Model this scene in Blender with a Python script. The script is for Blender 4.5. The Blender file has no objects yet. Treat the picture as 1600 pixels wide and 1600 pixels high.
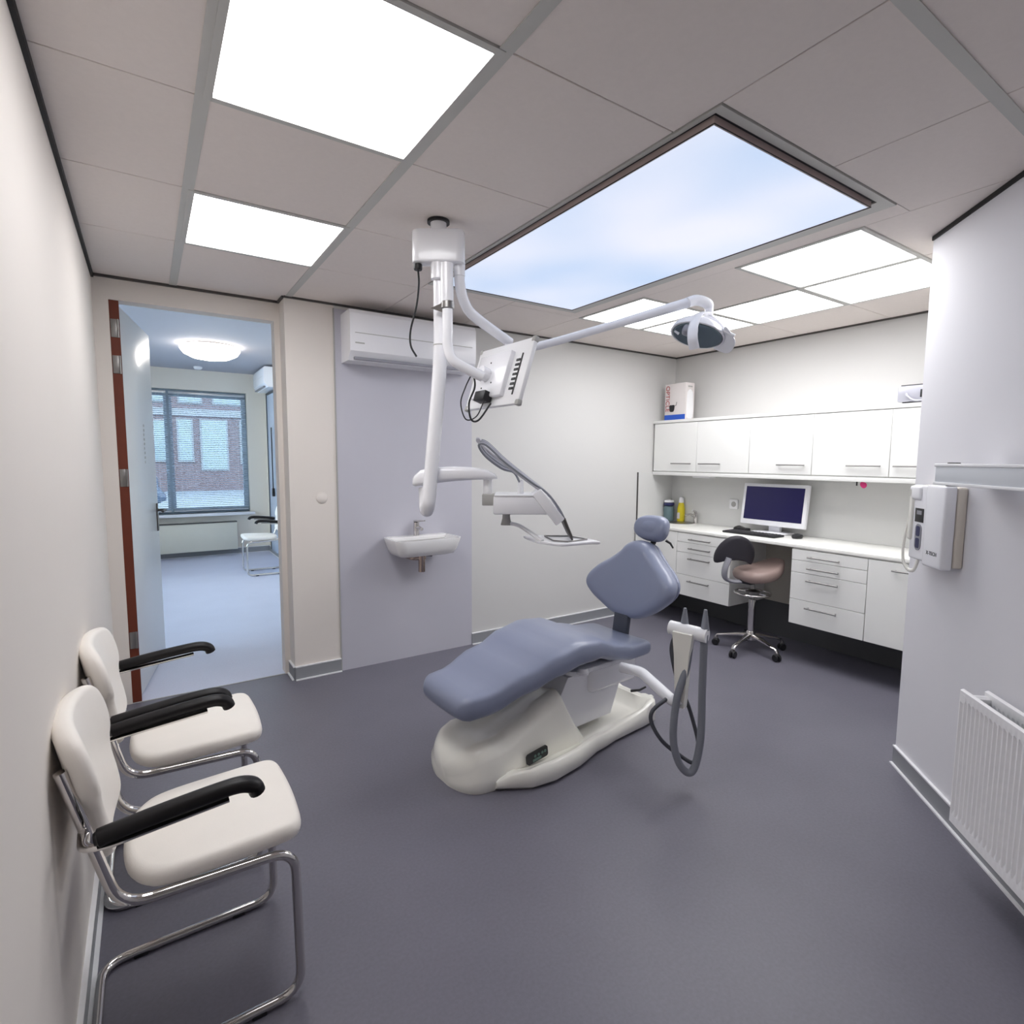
import bpy, bmesh, math, random
from mathutils import Matrix, Vector
random.seed(7)
R = math.radians
C = bpy.context.scene.collection
PI = math.pi

# ---------------------------------------------------------------- materials
def lin(c):
    return tuple(((x/255)/12.92 if x/255 <= .04045 else ((x/255+.055)/1.055)**2.4) for x in c)
MATS = {}
def mat(name, rgb, rough=.5, metal=0., noise=.03, scale=8., bump=0., bscale=200., coat=0., spec=.5, emit=None, estr=0.):
    if name in MATS: return MATS[name]
    m = bpy.data.materials.new(name); m.use_nodes = True
    nt = m.node_tree; N = nt.nodes; L = nt.links
    b = N['Principled BSDF']
    col = lin(rgb)
    b.inputs['Roughness'].default_value = rough
    b.inputs['Metallic'].default_value = metal
    b.inputs['Specular IOR Level'].default_value = spec
    if coat:
        b.inputs['Coat Weight'].default_value = coat
        b.inputs['Coat Roughness'].default_value = .08
    tc = N.new('ShaderNodeTexCoord')
    nz = N.new('ShaderNodeTexNoise'); nz.inputs['Scale'].default_value = scale; nz.inputs['Detail'].default_value = 4
    L.new(tc.outputs['Object'], nz.inputs['Vector'])
    mx = N.new('ShaderNodeMix'); mx.data_type = 'RGBA'
    mx.inputs[6].default_value = (*[max(0, c*(1-noise)) for c in col], 1)
    mx.inputs[7].default_value = (*[min(1, c*(1+noise)) for c in col], 1)
    L.new(nz.outputs['Fac'], mx.inputs[0]); L.new(mx.outputs[2], b.inputs['Base Color'])
    if bump:
        n2 = N.new('ShaderNodeTexNoise'); n2.inputs['Scale'].default_value = bscale
        L.new(tc.outputs['Object'], n2.inputs['Vector'])
        bp = N.new('ShaderNodeBump'); bp.inputs['Strength'].default_value = bump; bp.inputs['Distance'].default_value = .002
        L.new(n2.outputs['Fac'], bp.inputs['Height']); L.new(bp.outputs['Normal'], b.inputs['Normal'])
    if emit:
        b.inputs['Emission Color'].default_value = (*lin(emit), 1); b.inputs['Emission Strength'].default_value = estr
    MATS[name] = m
    return m

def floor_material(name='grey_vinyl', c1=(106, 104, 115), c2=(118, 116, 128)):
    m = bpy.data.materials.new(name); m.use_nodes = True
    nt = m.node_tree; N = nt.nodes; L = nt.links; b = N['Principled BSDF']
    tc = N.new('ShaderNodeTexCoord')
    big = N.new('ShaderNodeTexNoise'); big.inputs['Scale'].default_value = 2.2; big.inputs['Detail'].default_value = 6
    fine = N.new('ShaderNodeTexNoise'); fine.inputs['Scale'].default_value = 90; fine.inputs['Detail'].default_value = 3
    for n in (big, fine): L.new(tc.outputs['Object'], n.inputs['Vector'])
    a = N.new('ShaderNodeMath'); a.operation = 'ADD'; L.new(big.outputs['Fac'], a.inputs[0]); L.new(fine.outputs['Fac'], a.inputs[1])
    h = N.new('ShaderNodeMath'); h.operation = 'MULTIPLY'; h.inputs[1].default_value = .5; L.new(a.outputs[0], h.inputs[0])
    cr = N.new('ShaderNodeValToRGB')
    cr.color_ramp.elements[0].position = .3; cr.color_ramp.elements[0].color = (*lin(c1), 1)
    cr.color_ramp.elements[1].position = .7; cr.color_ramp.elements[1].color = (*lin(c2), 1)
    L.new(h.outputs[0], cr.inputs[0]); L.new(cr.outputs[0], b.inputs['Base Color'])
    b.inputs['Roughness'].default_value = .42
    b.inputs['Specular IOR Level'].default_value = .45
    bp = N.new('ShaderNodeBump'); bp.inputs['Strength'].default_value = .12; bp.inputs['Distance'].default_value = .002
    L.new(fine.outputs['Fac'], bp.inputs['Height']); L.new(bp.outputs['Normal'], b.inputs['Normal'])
    return m

def emitter(name, rgb, strength, clouds=None):
    m = bpy.data.materials.new(name); m.use_nodes = True
    nt = m.node_tree; N = nt.nodes; L = nt.links; b = N['Principled BSDF']
    b.inputs['Base Color'].default_value = (.12, .12, .12, 1); b.inputs['Roughness'].default_value = .6
    b.inputs['Emission Strength'].default_value = strength
    tc = N.new('ShaderNodeTexCoord'); nz = N.new('ShaderNodeTexNoise')
    nz.inputs['Scale'].default_value = 1.1 if clouds else 40; nz.inputs['Detail'].default_value = 1.5
    L.new(tc.outputs['Object'], nz.inputs['Vector'])
    cr = N.new('ShaderNodeValToRGB')
    c2 = clouds or rgb
    cr.color_ramp.elements[0].position = .33; cr.color_ramp.elements[0].color = (*lin(rgb), 1)
    cr.color_ramp.elements[1].position = .67; cr.color_ramp.elements[1].color = (*lin(c2), 1)
    L.new(nz.outputs['Fac'], cr.inputs[0]); L.new(cr.outputs[0], b.inputs['Emission Color'])
    MATS[name] = m
    return m

def glass_material(name, tint=(225, 235, 240), fac=.08):
    m = bpy.data.materials.new(name); m.use_nodes = True
    nt = m.node_tree; N = nt.nodes; L = nt.links
    N.remove(N['Principled BSDF']); out = N['Material Output']
    t = N.new('ShaderNodeBsdfTransparent'); t.inputs[0].default_value = (*lin(tint), 1)
    g = N.new('ShaderNodeBsdfGlossy'); g.inputs['Roughness'].default_value = .02
    fr = N.new('ShaderNodeFresnel'); fr.inputs['IOR'].default_value = 1.45
    x = N.new('ShaderNodeMixShader')
    L.new(fr.outputs[0], x.inputs[0]); L.new(t.outputs[0], x.inputs[1]); L.new(g.outputs[0], x.inputs[2]); L.new(x.outputs[0], out.inputs[0])
    MATS[name] = m
    return m

def brick_material():
    m = bpy.data.materials.new('brick'); m.use_nodes = True
    nt = m.node_tree; N = nt.nodes; L = nt.links; b = N['Principled BSDF']
    tc = N.new('ShaderNodeTexCoord'); mp = N.new('ShaderNodeMapping'); mp.inputs['Rotation'].default_value = (PI/2, 0, 0)
    br = N.new('ShaderNodeTexBrick'); br.inputs['Scale'].default_value = 5
    br.inputs['Color1'].default_value = (*lin((104, 78, 80)), 1); br.inputs['Color2'].default_value = (*lin((90, 70, 74)), 1)
    br.inputs['Mortar'].default_value = (*lin((110, 102, 100)), 1)
    L.new(tc.outputs['Object'], mp.inputs[0]); L.new(mp.outputs[0], br.inputs['Vector']); L.new(br.outputs['Color'], b.inputs['Base Color'])
    b.inputs['Roughness'].default_value = .85
    return m

WALL = mat('dimmed_wall_paint', (214, 213, 211), .75, noise=.012, scale=3, bump=.05, bscale=120)  # kept greyer to hold down strong lamp light on the back walls
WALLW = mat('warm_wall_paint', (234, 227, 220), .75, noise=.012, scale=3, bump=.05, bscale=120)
WALLD = mat('lightened_cool_wall_paint', (232, 231, 235), .75, noise=.012, scale=3, bump=.05, bscale=120)  # lightened to make up for dim light on the angled wall
CEIL = mat('ceiling_tile', (238, 229, 223), .9, noise=.03, scale=60, bump=.1, bscale=300)
CEILB = mat('ceiling_rail', (200, 199, 194), .55, noise=.01)
WALLF = mat('far_wall_paint', (238, 231, 218), .75, noise=.012, scale=3)
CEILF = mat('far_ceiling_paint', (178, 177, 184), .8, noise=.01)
BLACK = mat('black_gap', (12, 10, 12), .6)
FLOOR = floor_material()
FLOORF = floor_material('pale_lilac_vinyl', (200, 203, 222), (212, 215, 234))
SKIRT = mat('grey_skirting', (150, 152, 156), .5)
WHITE = mat('white_plastic', (246, 246, 248), .35, noise=.01)
LACQ = mat('white_lacquer', (248, 248, 252), .25, noise=.01, coat=.3)
CREAM = mat('cream_lacquer', (247, 245, 236), .22, noise=.01, coat=.4)
LAM = mat('white_laminate', (238, 238, 235), .45, noise=.012)
WTOP = mat('worktop_laminate', (246, 245, 240), .35, noise=.012)
SPLASH = mat('grey_splash', (216, 216, 214), .5, noise=.015)
PANEL = mat('lilac_grey_panel', (200, 199, 209), .5, noise=.012)
KNEE = mat('knee_panel', (196, 192, 180), .6)
DARK = mat('dark_frame_and_shade', (84, 85, 88), .6)
STEEL = mat('brushed_steel', (150, 148, 146), .35, 1.)
CHROME = mat('chrome', (215, 212, 210), .09, 1., noise=.0)
GUN = mat('dark_steel', (96, 94, 92), .4, .9)
LEATH = mat('white_leatherette', (250, 244, 236), .42, noise=.02, scale=20, bump=.1, bscale=500)
BLKW = mat('black_lacquered_wood', (14, 11, 13), .42, spec=.35)
BLKP = mat('black_plastic', (24, 24, 27), .45)
BLKF = mat('black_upholstery', (36, 33, 42), .6, bump=.15, bscale=600)
VINYL = mat('blue_grey_vinyl', (138, 145, 168), .34, noise=.02, scale=12, bump=.06, bscale=700, coat=.15)
MAST = mat('dark_mast', (66, 70, 82), .5)
TAUPE = mat('taupe_leather', (150, 130, 124), .5, noise=.05, scale=20)
HOSE = mat('grey_hose', (132, 135, 144), .5)
HOSED = mat('dark_hose', (74, 76, 82), .5)
GREYP = mat('grey_plastic', (176, 175, 172), .45)
GREYM = mat('grey_metal_bracket', (150, 150, 158), .4, .2)
CERAM = mat('ceramic', (242, 241, 240), .15, noise=.005, coat=.5)
WOOD = mat('red_brown_wood', (108, 46, 24), .55, noise=.12, scale=14)
DOORP = mat('door_paint', (212, 214, 218), .35, noise=.01, coat=.2)
ALU = mat('aluminium', (196, 200, 204), .35, .6)
BLUEF = mat('window_frame_grey_blue', (150, 166, 180), .5)
SCRN = mat('blue_screen', (14, 12, 40), .15, noise=.1, emit=(24, 18, 92), estr=.35)
SILV = mat('silver_plastic', (188, 188, 198), .3, .3)
YEL = mat('yellow_plastic', (226, 208, 40), .35)
TEAL = mat('teal_grey_label', (96, 118, 124), .4)
NAVY = mat('navy_cap', (30, 34, 84), .4)
PINK = mat('pink_plastic', (226, 60, 130), .4)
CARD = mat('carton', (226, 220, 218), .5)
RED = mat('red_print', (168, 50, 52), .5)
BLUE = mat('blue_print', (28, 84, 190), .4)
RADW = mat('radiator_enamel', (250, 249, 250), .3, noise=.005)
RADB = mat('brown_tint_chrome', (186, 168, 158), .16, 1.)  # chrome with a brownish reflection put into its tint
SLAT = mat('blind_slat', (205, 215, 226), .5)
ASPH = mat('street', (118, 124, 132), .8, noise=.1, scale=2)
BRICK = brick_material()
PANE = mat('house_window_pane', (132, 146, 152), .1)
HWHITE = mat('darkened_white', (128, 130, 132), .6)  # white house trim darkened to offset the strong outdoor light
CARB = mat('car_paint', (44, 60, 84), .25, .3, coat=.5)
CARG = mat('car_glass', (40, 58, 78), .08)
TYRE = mat('tyre', (28, 28, 30), .8)
GLASS = glass_material('window_glass')
GLASSF = mat('frosted_blue_glass', (190, 203, 222), .25)
LIGHT = emitter('light_diffuser', (252, 252, 254), 9.7)
LIGHTB = emitter('light_diffuser_dimmed', (252, 252, 254), 8.5)
LIGHTF = emitter('far_lamp_diffuser', (255, 249, 240), 11.)
SKYP = emitter('skylight_sheet', (190, 213, 245), .92, clouds=(236, 239, 254))  # sky brightness variation put into the emission as soft noise
LEDG = mat('green_glow_panel', (86, 112, 104), .3)

# ---------------------------------------------------------------- mesh builder
def cr(pts, k=8, closed=False):
    """Catmull-Rom resample"""
    P = [Vector(p) for p in pts]; n = len(P); out = []
    rng = n if closed else n-1
    for i in range(rng):
        p1, p2 = P[i], P[(i+1) % n]
        p0 = P[i-1] if (i > 0 or closed) else p1*2-p2
        p3 = P[(i+2) % n] if (i+2 < n or closed) else p2*2-p1
        for j in range(k):
            t = j/k
            out.append(.5*((2*p1)+(p2-p0)*t+(2*p0-5*p1+4*p2-p3)*t*t+(3*p1-p0-3*p2+p3)*t**3))
    if not closed: out.append(P[-1])
    return out
def fillet(pts, r, seg=6):
    P = [Vector(p) for p in pts]; out = [P[0]]
    for i in range(1, len(P)-1):
        a, b, c = P[i-1], P[i], P[i+1]
        u = (a-b); v = (c-b); rr = min(r, u.length*.48, v.length*.48)
        s = b+u.normalized()*rr; e = b+v.normalized()*rr
        for j in range(seg+1):
            t = j/seg
            out.append((1-t)**2*s+2*t*(1-t)*b+t*t*e)
    out.append(P[-1]); return out
def rrect(w, d, r, n=6, cx=0, cy=0):
    """closed rounded rectangle outline"""
    o = []
    for sx, sy, a0 in ((1, 1, 0), (-1, 1, 90), (-1, -1, 180), (1, -1, 270)):
        for k in range(n+1):
            a = R(a0+90*k/n)
            o.append((cx+sx*(w/2-r)+r*math.cos(a), cy+sy*(d/2-r)+r*math.sin(a)))
    return o
def smooth_outline(pts, k=6):
    return [(p.x, p.y) for p in cr([(a, b, 0) for a, b in pts], k, True)]

class MB:
    def __init__(s, M=None):
        s.v = []; s.f = []; s.M = M or Matrix.Identity(4)
    def add(s, vs, fs):
        o = len(s.v)
        s.v += [tuple(s.M @ Vector(p)) for p in vs]
        s.f += [tuple(i+o for i in f) for f in fs]
        return s
    def box(s, c, d, bev=0., seg=2, M=None):
        bm = bmesh.new(); bmesh.ops.create_cube(bm, size=1)
        for v in bm.verts: v.co = Vector((v.co.x*d[0], v.co.y*d[1], v.co.z*d[2]))
        if bev: bmesh.ops.bevel(bm, geom=bm.edges[:], offset=min(bev, min(d)*.49), segments=seg, profile=.5, affect='EDGES')
        bm.verts.index_update()
        T = Matrix.Translation(c) @ (M or Matrix.Identity(4))
        s.add([T @ v.co for v in bm.verts], [[v.index for v in f.verts] for f in bm.faces]); bm.free()
        return s
    def bb(s, x0, x1, y0, y1, z0, z1, bev=0., seg=2):
        return s.box(((x0+x1)/2, (y0+y1)/2, (z0+z1)/2), (abs(x1-x0), abs(y1-y0), abs(z1-z0)), bev, seg)
    def loft(s, rings, cap=True, closed=True):
        n = len(rings[0]); vs = [p for r in rings for p in r]; fs = []
        for i in range(len(rings)-1):
            for j in range(n if closed else n-1):
                k = (j+1) % n
                fs.append((i*n+j, i*n+k, (i+1)*n+k, (i+1)*n+j))
        if cap:
            fs.append(tuple(reversed(range(n)))); fs.append(tuple((len(rings)-1)*n+j for j in range(n)))
        return s.add(vs, fs)
    def tube(s, pts, r, n=12, closed=False, cap=True, flat=None):
        P = [Vector(p) for p in pts]; m = len(P)
        rr = r if isinstance(r, (list, tuple)) else [r]*m
        T = []
        for i in range(m):
            a = P[i-1] if (i > 0 or closed) else P[i]; b = P[(i+1) % m] if (i < m-1 or closed) else P[i]
            T.append((b-a).normalized())
        up = Vector((0, 0, 1)) if abs(T[0].z) < .9 else Vector((1, 0, 0))
        N = (up-T[0]*up.dot(T[0])).normalized(); rings = []
        for i in range(m):
            if i:
                N = (N-T[i]*N.dot(T[i]))
                N = N.normalized() if N.length > 1e-6 else Vector((1, 0, 0))
            B = T[i].cross(N); ring = []
            for k in range(n):
                a = 2*PI*k/n
                fx, fy = (1, 1) if not flat else flat
                ring.append(P[i]+N*math.cos(a)*rr[i]*fx+B*math.sin(a)*rr[i]*fy)
            rings.append(ring)
        if closed:
            rings.append(rings[0]); return s.loft(rings, cap=False)
        return s.loft(rings, cap=cap)
    def cyl(s, a, b, r, n=20, r2=None):
        return s.tube([a, b], [r, r if r2 is None else r2], n)
    def lathe(s, prof, c=(0, 0, 0), n=24, M=None):
        rings = []
        T = Matrix.Translation(c) @ (M or Matrix.Identity(4))
        for (r, z) in prof:
            rings.append([T @ Vector((max(r, 1e-4)*math.cos(2*PI*k/n), max(r, 1e-4)*math.sin(2*PI*k/n), z)) for k in range(n)])
        return s.loft(rings)
    def prism(s, poly, z0, z1, fn=None, bev=0.):
        """extrude outline (a,b) from z0 to z1, fn maps (a,b,z)->xyz"""
        fn = fn or (lambda a, b, z: (a, b, z))
        cx = sum(p[0] for p in poly)/len(poly); cy = sum(p[1] for p in poly)/len(poly)
        def ring(q, z):
            o = []
            for a, b in poly:
                l = math.hypot(a-cx, b-cy) or 1
                o.append(fn(a-(a-cx)/l*q, b-(b-cy)/l*q, z))
            return o
        if bev:
            rs = [ring(bev, z0), ring(bev*.3, z0+bev*.3), ring(0, z0+bev), ring(0, z1-bev), ring(bev*.3, z1-bev*.3), ring(bev, z1)]
        else: rs = [ring(0, z0), ring(0, z1)]
        return s.loft(rs)
    def cushion(s, poly, t, er, fn=None, crown=0., steps=5, inner=5, under=0.):
        """soft pad: outline, thickness t, edge radius er, dome `crown`; fn maps (a,b,w) with w in 0..t"""
        fn = fn or (lambda a, b, w: (a, b, w))
        cx = sum(p[0] for p in poly)/len(poly); cy = sum(p[1] for p in poly)/len(poly)
        def ring(k, w):
            return [fn(cx+(a-cx)*k, cy+(b-cy)*k, w) for a, b in poly]
        mean = sum(math.hypot(a-cx, b-cy) for a, b in poly)/len(poly)
        er = min(er, t*.5); rs = []
        ke = 1-er/mean
        for i in range(1, inner+1):
            k = ke*i/inner; rs.append(ring(max(k, .02), -under*(1-(i/inner)**2)))
        for i in range(1, steps+1):
            a = PI/2*i/steps; rs.append(ring(ke+(1-ke)*math.sin(a), er*(1-math.cos(a))))
        for i in range(steps+1):
            a = PI/2*i/steps; rs.append(ring(ke+(1-ke)*math.cos(a), t-er+er*math.sin(a)))
        for i in range(inner-1, -1, -1):
            k = ke*i/inner; rs.append(ring(max(k, .02), t+crown*(1-(i/inner)**2)))
        return s.loft(rs)
    def build(s, name, m, parent=None, angle=38, kind=None, label=None):
        me = bpy.data.meshes.new(name); me.from_pydata(s.v, [], s.f); me.update()
        bm = bmesh.new(); bm.from_mesh(me)
        bmesh.ops.recalc_face_normals(bm, faces=bm.faces[:])
        bm.to_mesh(me); bm.free()
        me.polygons.foreach_set('use_smooth', [True]*len(me.polygons))
        me.set_sharp_from_angle(angle=R(angle))
        me.materials.append(m)
        o = bpy.data.objects.new(name, me); C.objects.link(o)
        if parent is not None: o.parent = parent
        if kind: o['kind'] = kind
        if label: o['label'] = label
        return o

def thing(name, label, cat, loc=(0, 0, 0), rz=0, group=None):
    o = bpy.data.objects.new(name, None); C.objects.link(o); o.empty_display_size = .05
    o.location = loc; o.rotation_euler = (0, 0, rz)
    o['label'] = label; o['category'] = cat
    if group: o['group'] = group
    return o
def tag(o, label, cat, group=None):
    o['label'] = label; o['category'] = cat
    if group: o['group'] = group
    return o
def struct(o): o['kind'] = 'structure'; return o
def dup(root, loc, rz, label, group=None):
    r = root.copy(); C.objects.link(r); r.location = loc; r.rotation_euler = (0, 0, rz); r['label'] = label
    if group: r['group'] = group
    for ch in list(root.children):
        c = ch.copy(); C.objects.link(c); c.parent = r
        for g in list(ch.children):
            d = g.copy(); C.objects.link(d); d.parent = c
    return r
def W(o):  # builder whose input is in world coordinates, output local to thing o (rotation about z only)
    M = Matrix.Translation(o.location) @ Matrix.Rotation(o.rotation_euler.z, 4, 'Z')
    return MB(M.inverted())
def text(name, body, size, m, parent, M, ext=.0008, align='CENTER'):
    cu = bpy.data.curves.new(name, 'FONT'); cu.body = body; cu.size = size; cu.extrude = ext
    cu.align_x = align; cu.align_y = 'CENTER'
    t = bpy.data.objects.new('tmp', cu); C.objects.link(t)
    bpy.context.view_layer.update()
    me = bpy.data.meshes.new_from_object(t.evaluated_get(bpy.context.evaluated_depsgraph_get()))
    C.objects.unlink(t); bpy.data.objects.remove(t)
    me.name = name; me.materials.clear(); me.materials.append(m)
    me.transform(M)
    o = bpy.data.objects.new(name, me); C.objects.link(o); o.parent = parent
    return o
def frame(ex, ey, o):
    """matrix with local x->ex, y->ey, z->ex x ey at origin o"""
    ex = Vector(ex).normalized(); ey = Vector(ey).normalized(); ez = ex.cross(ey)
    M = Matrix((ex, ey, ez)).transposed().to_4x4(); M.translation = Vector(o); return M

# ---------------------------------------------------------------- room shell
def upframe(ex, ey, o):
    '''local x along the wall, y out of the wall, z up'''
    return Matrix(((ex[0], ey[0], 0, o[0]), (ex[1], ey[1], 0, o[1]), (0, 0, 1, o[2]), (0, 0, 0, 1)))
H = 2.46; XL = -.205; YB = 3.72; YD = 3.87; XR = 4.38; HF = 2.72
DC = Vector((2.974, 1.103, 0)); DS = Vector((-.70711, -.70711, 0)); DN = Vector((-.70711, .70711, 0))
def dg(s, n, z): p = DC+DS*s+DN*n; return (p.x, p.y, z)

b = MB(); b.bb(-1.7, 4.6, -1.9, 3.872, -.1, 0); struct(b.build('floor', FLOOR))
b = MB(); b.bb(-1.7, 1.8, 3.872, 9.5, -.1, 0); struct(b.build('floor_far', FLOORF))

# ceiling: tiles and rails with openings for lamps and skylight
xs = [XL, .18, .785, 1.395, 2.005, 2.60, 3.205, 3.79, 4.38]
ys = [-1.7, -1.22, -.61, .0, .615, 1.225, 1.845, 2.475, 3.09, YD]
lamps = {(1, 5): 0, (1, 7): 1, (5, 5): 2, (6, 5): 3, (6, 6): 4, (5, 7): 5, (6, 7): 6}
b = MB()
for i in range(len(xs)-1):
    for j in range(len(ys)-1):
        if (i, j) in lamps: continue
        x0, x1, y0, y1 = xs[i], xs[i+1], ys[j], ys[j+1]
        if i in (3, 4) and j in (4, 5, 6, 7):
            if j == 4:
                y1 = 1.055
            elif j == 7: y0 = 3.0
            else: continue
        if i in (3, 4) and j == 4:
            pass
        b.bb(x0+.0018, x1-.0018, y0+.0018, y1-.0018, H, H+.02, .0015, 1)
b.bb(2.49, 2.60, 1.055, 3.0, H, H+.02)
b.bb(XL, 4.6, -1.9, YD, H+.075, H+.1)
struct(b.build('ceiling', CEIL))
b = MB()
for x in (.178, .785): b.bb(x-.019, x+.019, -1.7, YD, H-.003, H+.002)
b.bb(1.0, 4.38, .597, .633, H-.003, H+.002)
struct(b.build('trim_1', CEILB))

def walls(name, boxes, m):
    b = MB()
    for q in boxes: b.bb(*q)
    return struct(b.build(name, m))
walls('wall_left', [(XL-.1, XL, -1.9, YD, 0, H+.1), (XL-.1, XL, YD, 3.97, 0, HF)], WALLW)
# door wall (recessed) with opening x -.134..0.724, z<2.333
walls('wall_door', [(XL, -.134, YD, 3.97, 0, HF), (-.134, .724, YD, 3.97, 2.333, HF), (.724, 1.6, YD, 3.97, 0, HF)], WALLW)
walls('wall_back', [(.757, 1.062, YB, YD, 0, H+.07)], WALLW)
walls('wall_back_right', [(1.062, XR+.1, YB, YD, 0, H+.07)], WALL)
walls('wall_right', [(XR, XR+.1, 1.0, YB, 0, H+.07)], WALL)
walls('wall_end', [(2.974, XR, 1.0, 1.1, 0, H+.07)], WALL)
M = upframe(DS, DN, DC)
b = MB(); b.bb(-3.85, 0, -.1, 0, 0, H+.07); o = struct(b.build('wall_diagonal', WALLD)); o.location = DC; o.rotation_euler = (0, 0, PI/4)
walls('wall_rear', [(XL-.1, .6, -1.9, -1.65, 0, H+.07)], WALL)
b = MB(); b.bb(1.062, 2.086, YB-.003, YB, 0, 2.43); struct(b.build('wall_panel', PANEL))
b = MB(); b.bb(1.055, 1.0625, YB-.009, YB, 0, 2.43); struct(b.build('trim_2', GREYP))
# dark shadow gaps under ceiling
b = MB(); b.bb(XL, XL+.012, -1.65, YD, H-.022, H); struct(b.build('trim_3', BLACK))
b = MB(M); b.bb(.0, 3.7, 0, .007, H-.018, H); struct(b.build('trim_4', BLACK))
b = MB(); b.bb(XL, .757, YD-.012, YD, H-.014, H); b.bb(.757, XR, YB-.012, YB, H-.012, H); b.bb(.745, .757, YB, YD, H-.014, H)
struct(b.build('trim_5', GUN))
b = MB(); b.bb(XR-.012, XR, 1.1, YB, H-.012, H); struct(b.build('trim_6', GUN))
# skirtings: grey board, white cap and white bead on the floor
def skirting(name, M, L, start=0., h=.085):
    b = MB(M); b.bb(start, L, 0, .010, 0, h); o = struct(b.build('baseboard_'+name, SKIRT))
    w = MB(M); w.bb(start, L, 0, .013, h, h+.007); w.bb(start, L, .010, .022, 0, .007)
    w.build('white_bead', WHITE, o)
skirting('left', upframe((0, 1, 0), (1, 0, 0), (XL, -1.65, 0)), 5.52)
skirting('diagonal', M, 3.6)
skirting('column', upframe((1, 0, 0), (0, -1, 0), (.757, YB, 0)), .30)
skirting('column_side', upframe((0, -1, 0), (-1, 0, 0), (.757, YD, 0)), .15)
skirting('back', upframe((1, 0, 0), (0, -1, 0), (2.086, YB, 0)), 2.294)
b = MB(); b.bb(XR-.012, XR, 1.1, YB-.012, 0, .29); struct(b.build('baseboard_right', DARK))  # shade under the cabinets put into this dark skirting colour
b = MB(); b.bb(-.134, .724, 3.868, 3.876, 0, .003); struct(b.build('trim_7', GREYP))

# ---------------------------------------------------------------- far room shell
walls('wall_window', [(-1.7, -.55, 9.3, 9.5, 0, HF), (1.31, 1.7, 9.3, 9.5, 0, HF), (-.55, 1.31, 9.3, 9.5, 0, .64), (-.55, 1.31, 9.3, 9.5, 2.43, HF)], WALLF)
walls('wall_far_right', [(1.57, 1.7, 3.97, 9.3, 0, HF)], WALLF)
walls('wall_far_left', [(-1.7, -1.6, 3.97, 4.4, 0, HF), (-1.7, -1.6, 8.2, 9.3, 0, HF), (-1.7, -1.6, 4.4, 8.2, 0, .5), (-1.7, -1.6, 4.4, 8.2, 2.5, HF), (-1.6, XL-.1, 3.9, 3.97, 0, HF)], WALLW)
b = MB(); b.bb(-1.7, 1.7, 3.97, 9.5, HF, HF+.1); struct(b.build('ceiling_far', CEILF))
skirting('far', upframe((1, 0, 0), (0, -1, 0), (-1.6, 9.3, 0)), 3.17)
skirting('far_right', upframe((0, -1, 0), (-1, 0, 0), (1.57, 9.3, 0)), 5.3)

# window in the far room
win = struct(thing('window_1', 'wide window with grey frame and street view behind blinds', 'window', (.38, 9.3, .64)))
b = W(win)
for q in ((-.55, 1.31, 9.36, 9.42, .64, .72), (-.55, 1.31, 9.36, 9.42, 2.34, 2.43), (-.55, -.48, 9.36, 9.42, .72, 2.34), (1.24, 1.31, 9.36, 9.42, .72, 2.34), (.24, .34, 9.36, 9.42, .72, 2.34)): b.bb(*q, .006)
b.build('window_frame', BLUEF, win)
b = W(win); b.bb(-.48, .24, 9.388, 9.392, .72, 2.34); b.build('pane', GLASS, win)
b = W(win); b.bb(.34, 1.24, 9.388, 9.392, .72, 2.34); b.build('pane', GLASS, win)
b = W(win); b.bb(-.6, 1.36, 9.20, 9.36, .60, .64, .004); b.build('window_sill', WHITE, win)
for (x0, x1, lab) in ((-.5, .275, 'narrow white slatted blind over the left window pane'), (.305, 1.29, 'wide white slatted blind over the right window pane')):
    bl = thing('window_blind', lab, 'blind', ((x0+x1)/2, 9.33, 2.38), 0, 'slatted window blinds')
    b = W(bl); b.bb(x0, x1, 9.312, 9.345, 2.365, 2.40, .003); b.build('head_rail', ALU, bl)
    b = W(bl); n = 62
    for k in range(n):
        z = .70+k*(2.355-.70)/n  # slats half open
        b.add([(x0, 9.318, z+.0055), (x1, 9.318, z+.0055), (x1, 9.338, z-.0055), (x0, 9.338, z-.0055),
               (x0, 9.318, z+.0063), (x1, 9.318, z+.0063), (x1, 9.338, z-.0047), (x0, 9.338, z-.0047)],
              [(0, 1, 2, 3), (7, 6, 5, 4), (0, 4, 5, 1), (1, 5, 6, 2), (2, 6, 7, 3), (3, 7, 4, 0)])
    b.build('slats', SLAT, bl)
    b = W(bl); b.bb(x0, x1, 9.316, 9.340, .672, .690, .003); b.build('bottom_rail', ALU, bl)
    b = W(bl)
    for x in (x0+.12, x1-.12): b.cyl((x, 9.317, .69), (x, 9.317, 2.37), .001, 6)
    b.build('ladder_cord', WHITE, bl)

w3 = struct(thing('added_window', 'unseen wide window added in left wall of far room for daylight', 'window', (-1.65, 6.3, .5)))  # out of view, added so daylight reaches the far floor
b = W(w3)
for q in ((4.4, 8.2, .5, .57), (4.4, 8.2, 2.43, 2.5), (4.4, 4.47, .57, 2.43), (8.13, 8.2, .57, 2.43), (6.27, 6.33, .57, 2.43)): b.bb(-1.68, -1.62, *q, .004)
b.build('window_frame', BLUEF, w3)
b = W(w3); b.bb(-1.652, -1.648, 4.47, 6.27, .57, 2.43); b.build('pane', GLASS, w3)
b = W(w3); b.bb(-1.652, -1.648, 6.33, 8.13, .57, 2.43); b.build('pane', GLASS, w3)
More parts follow.
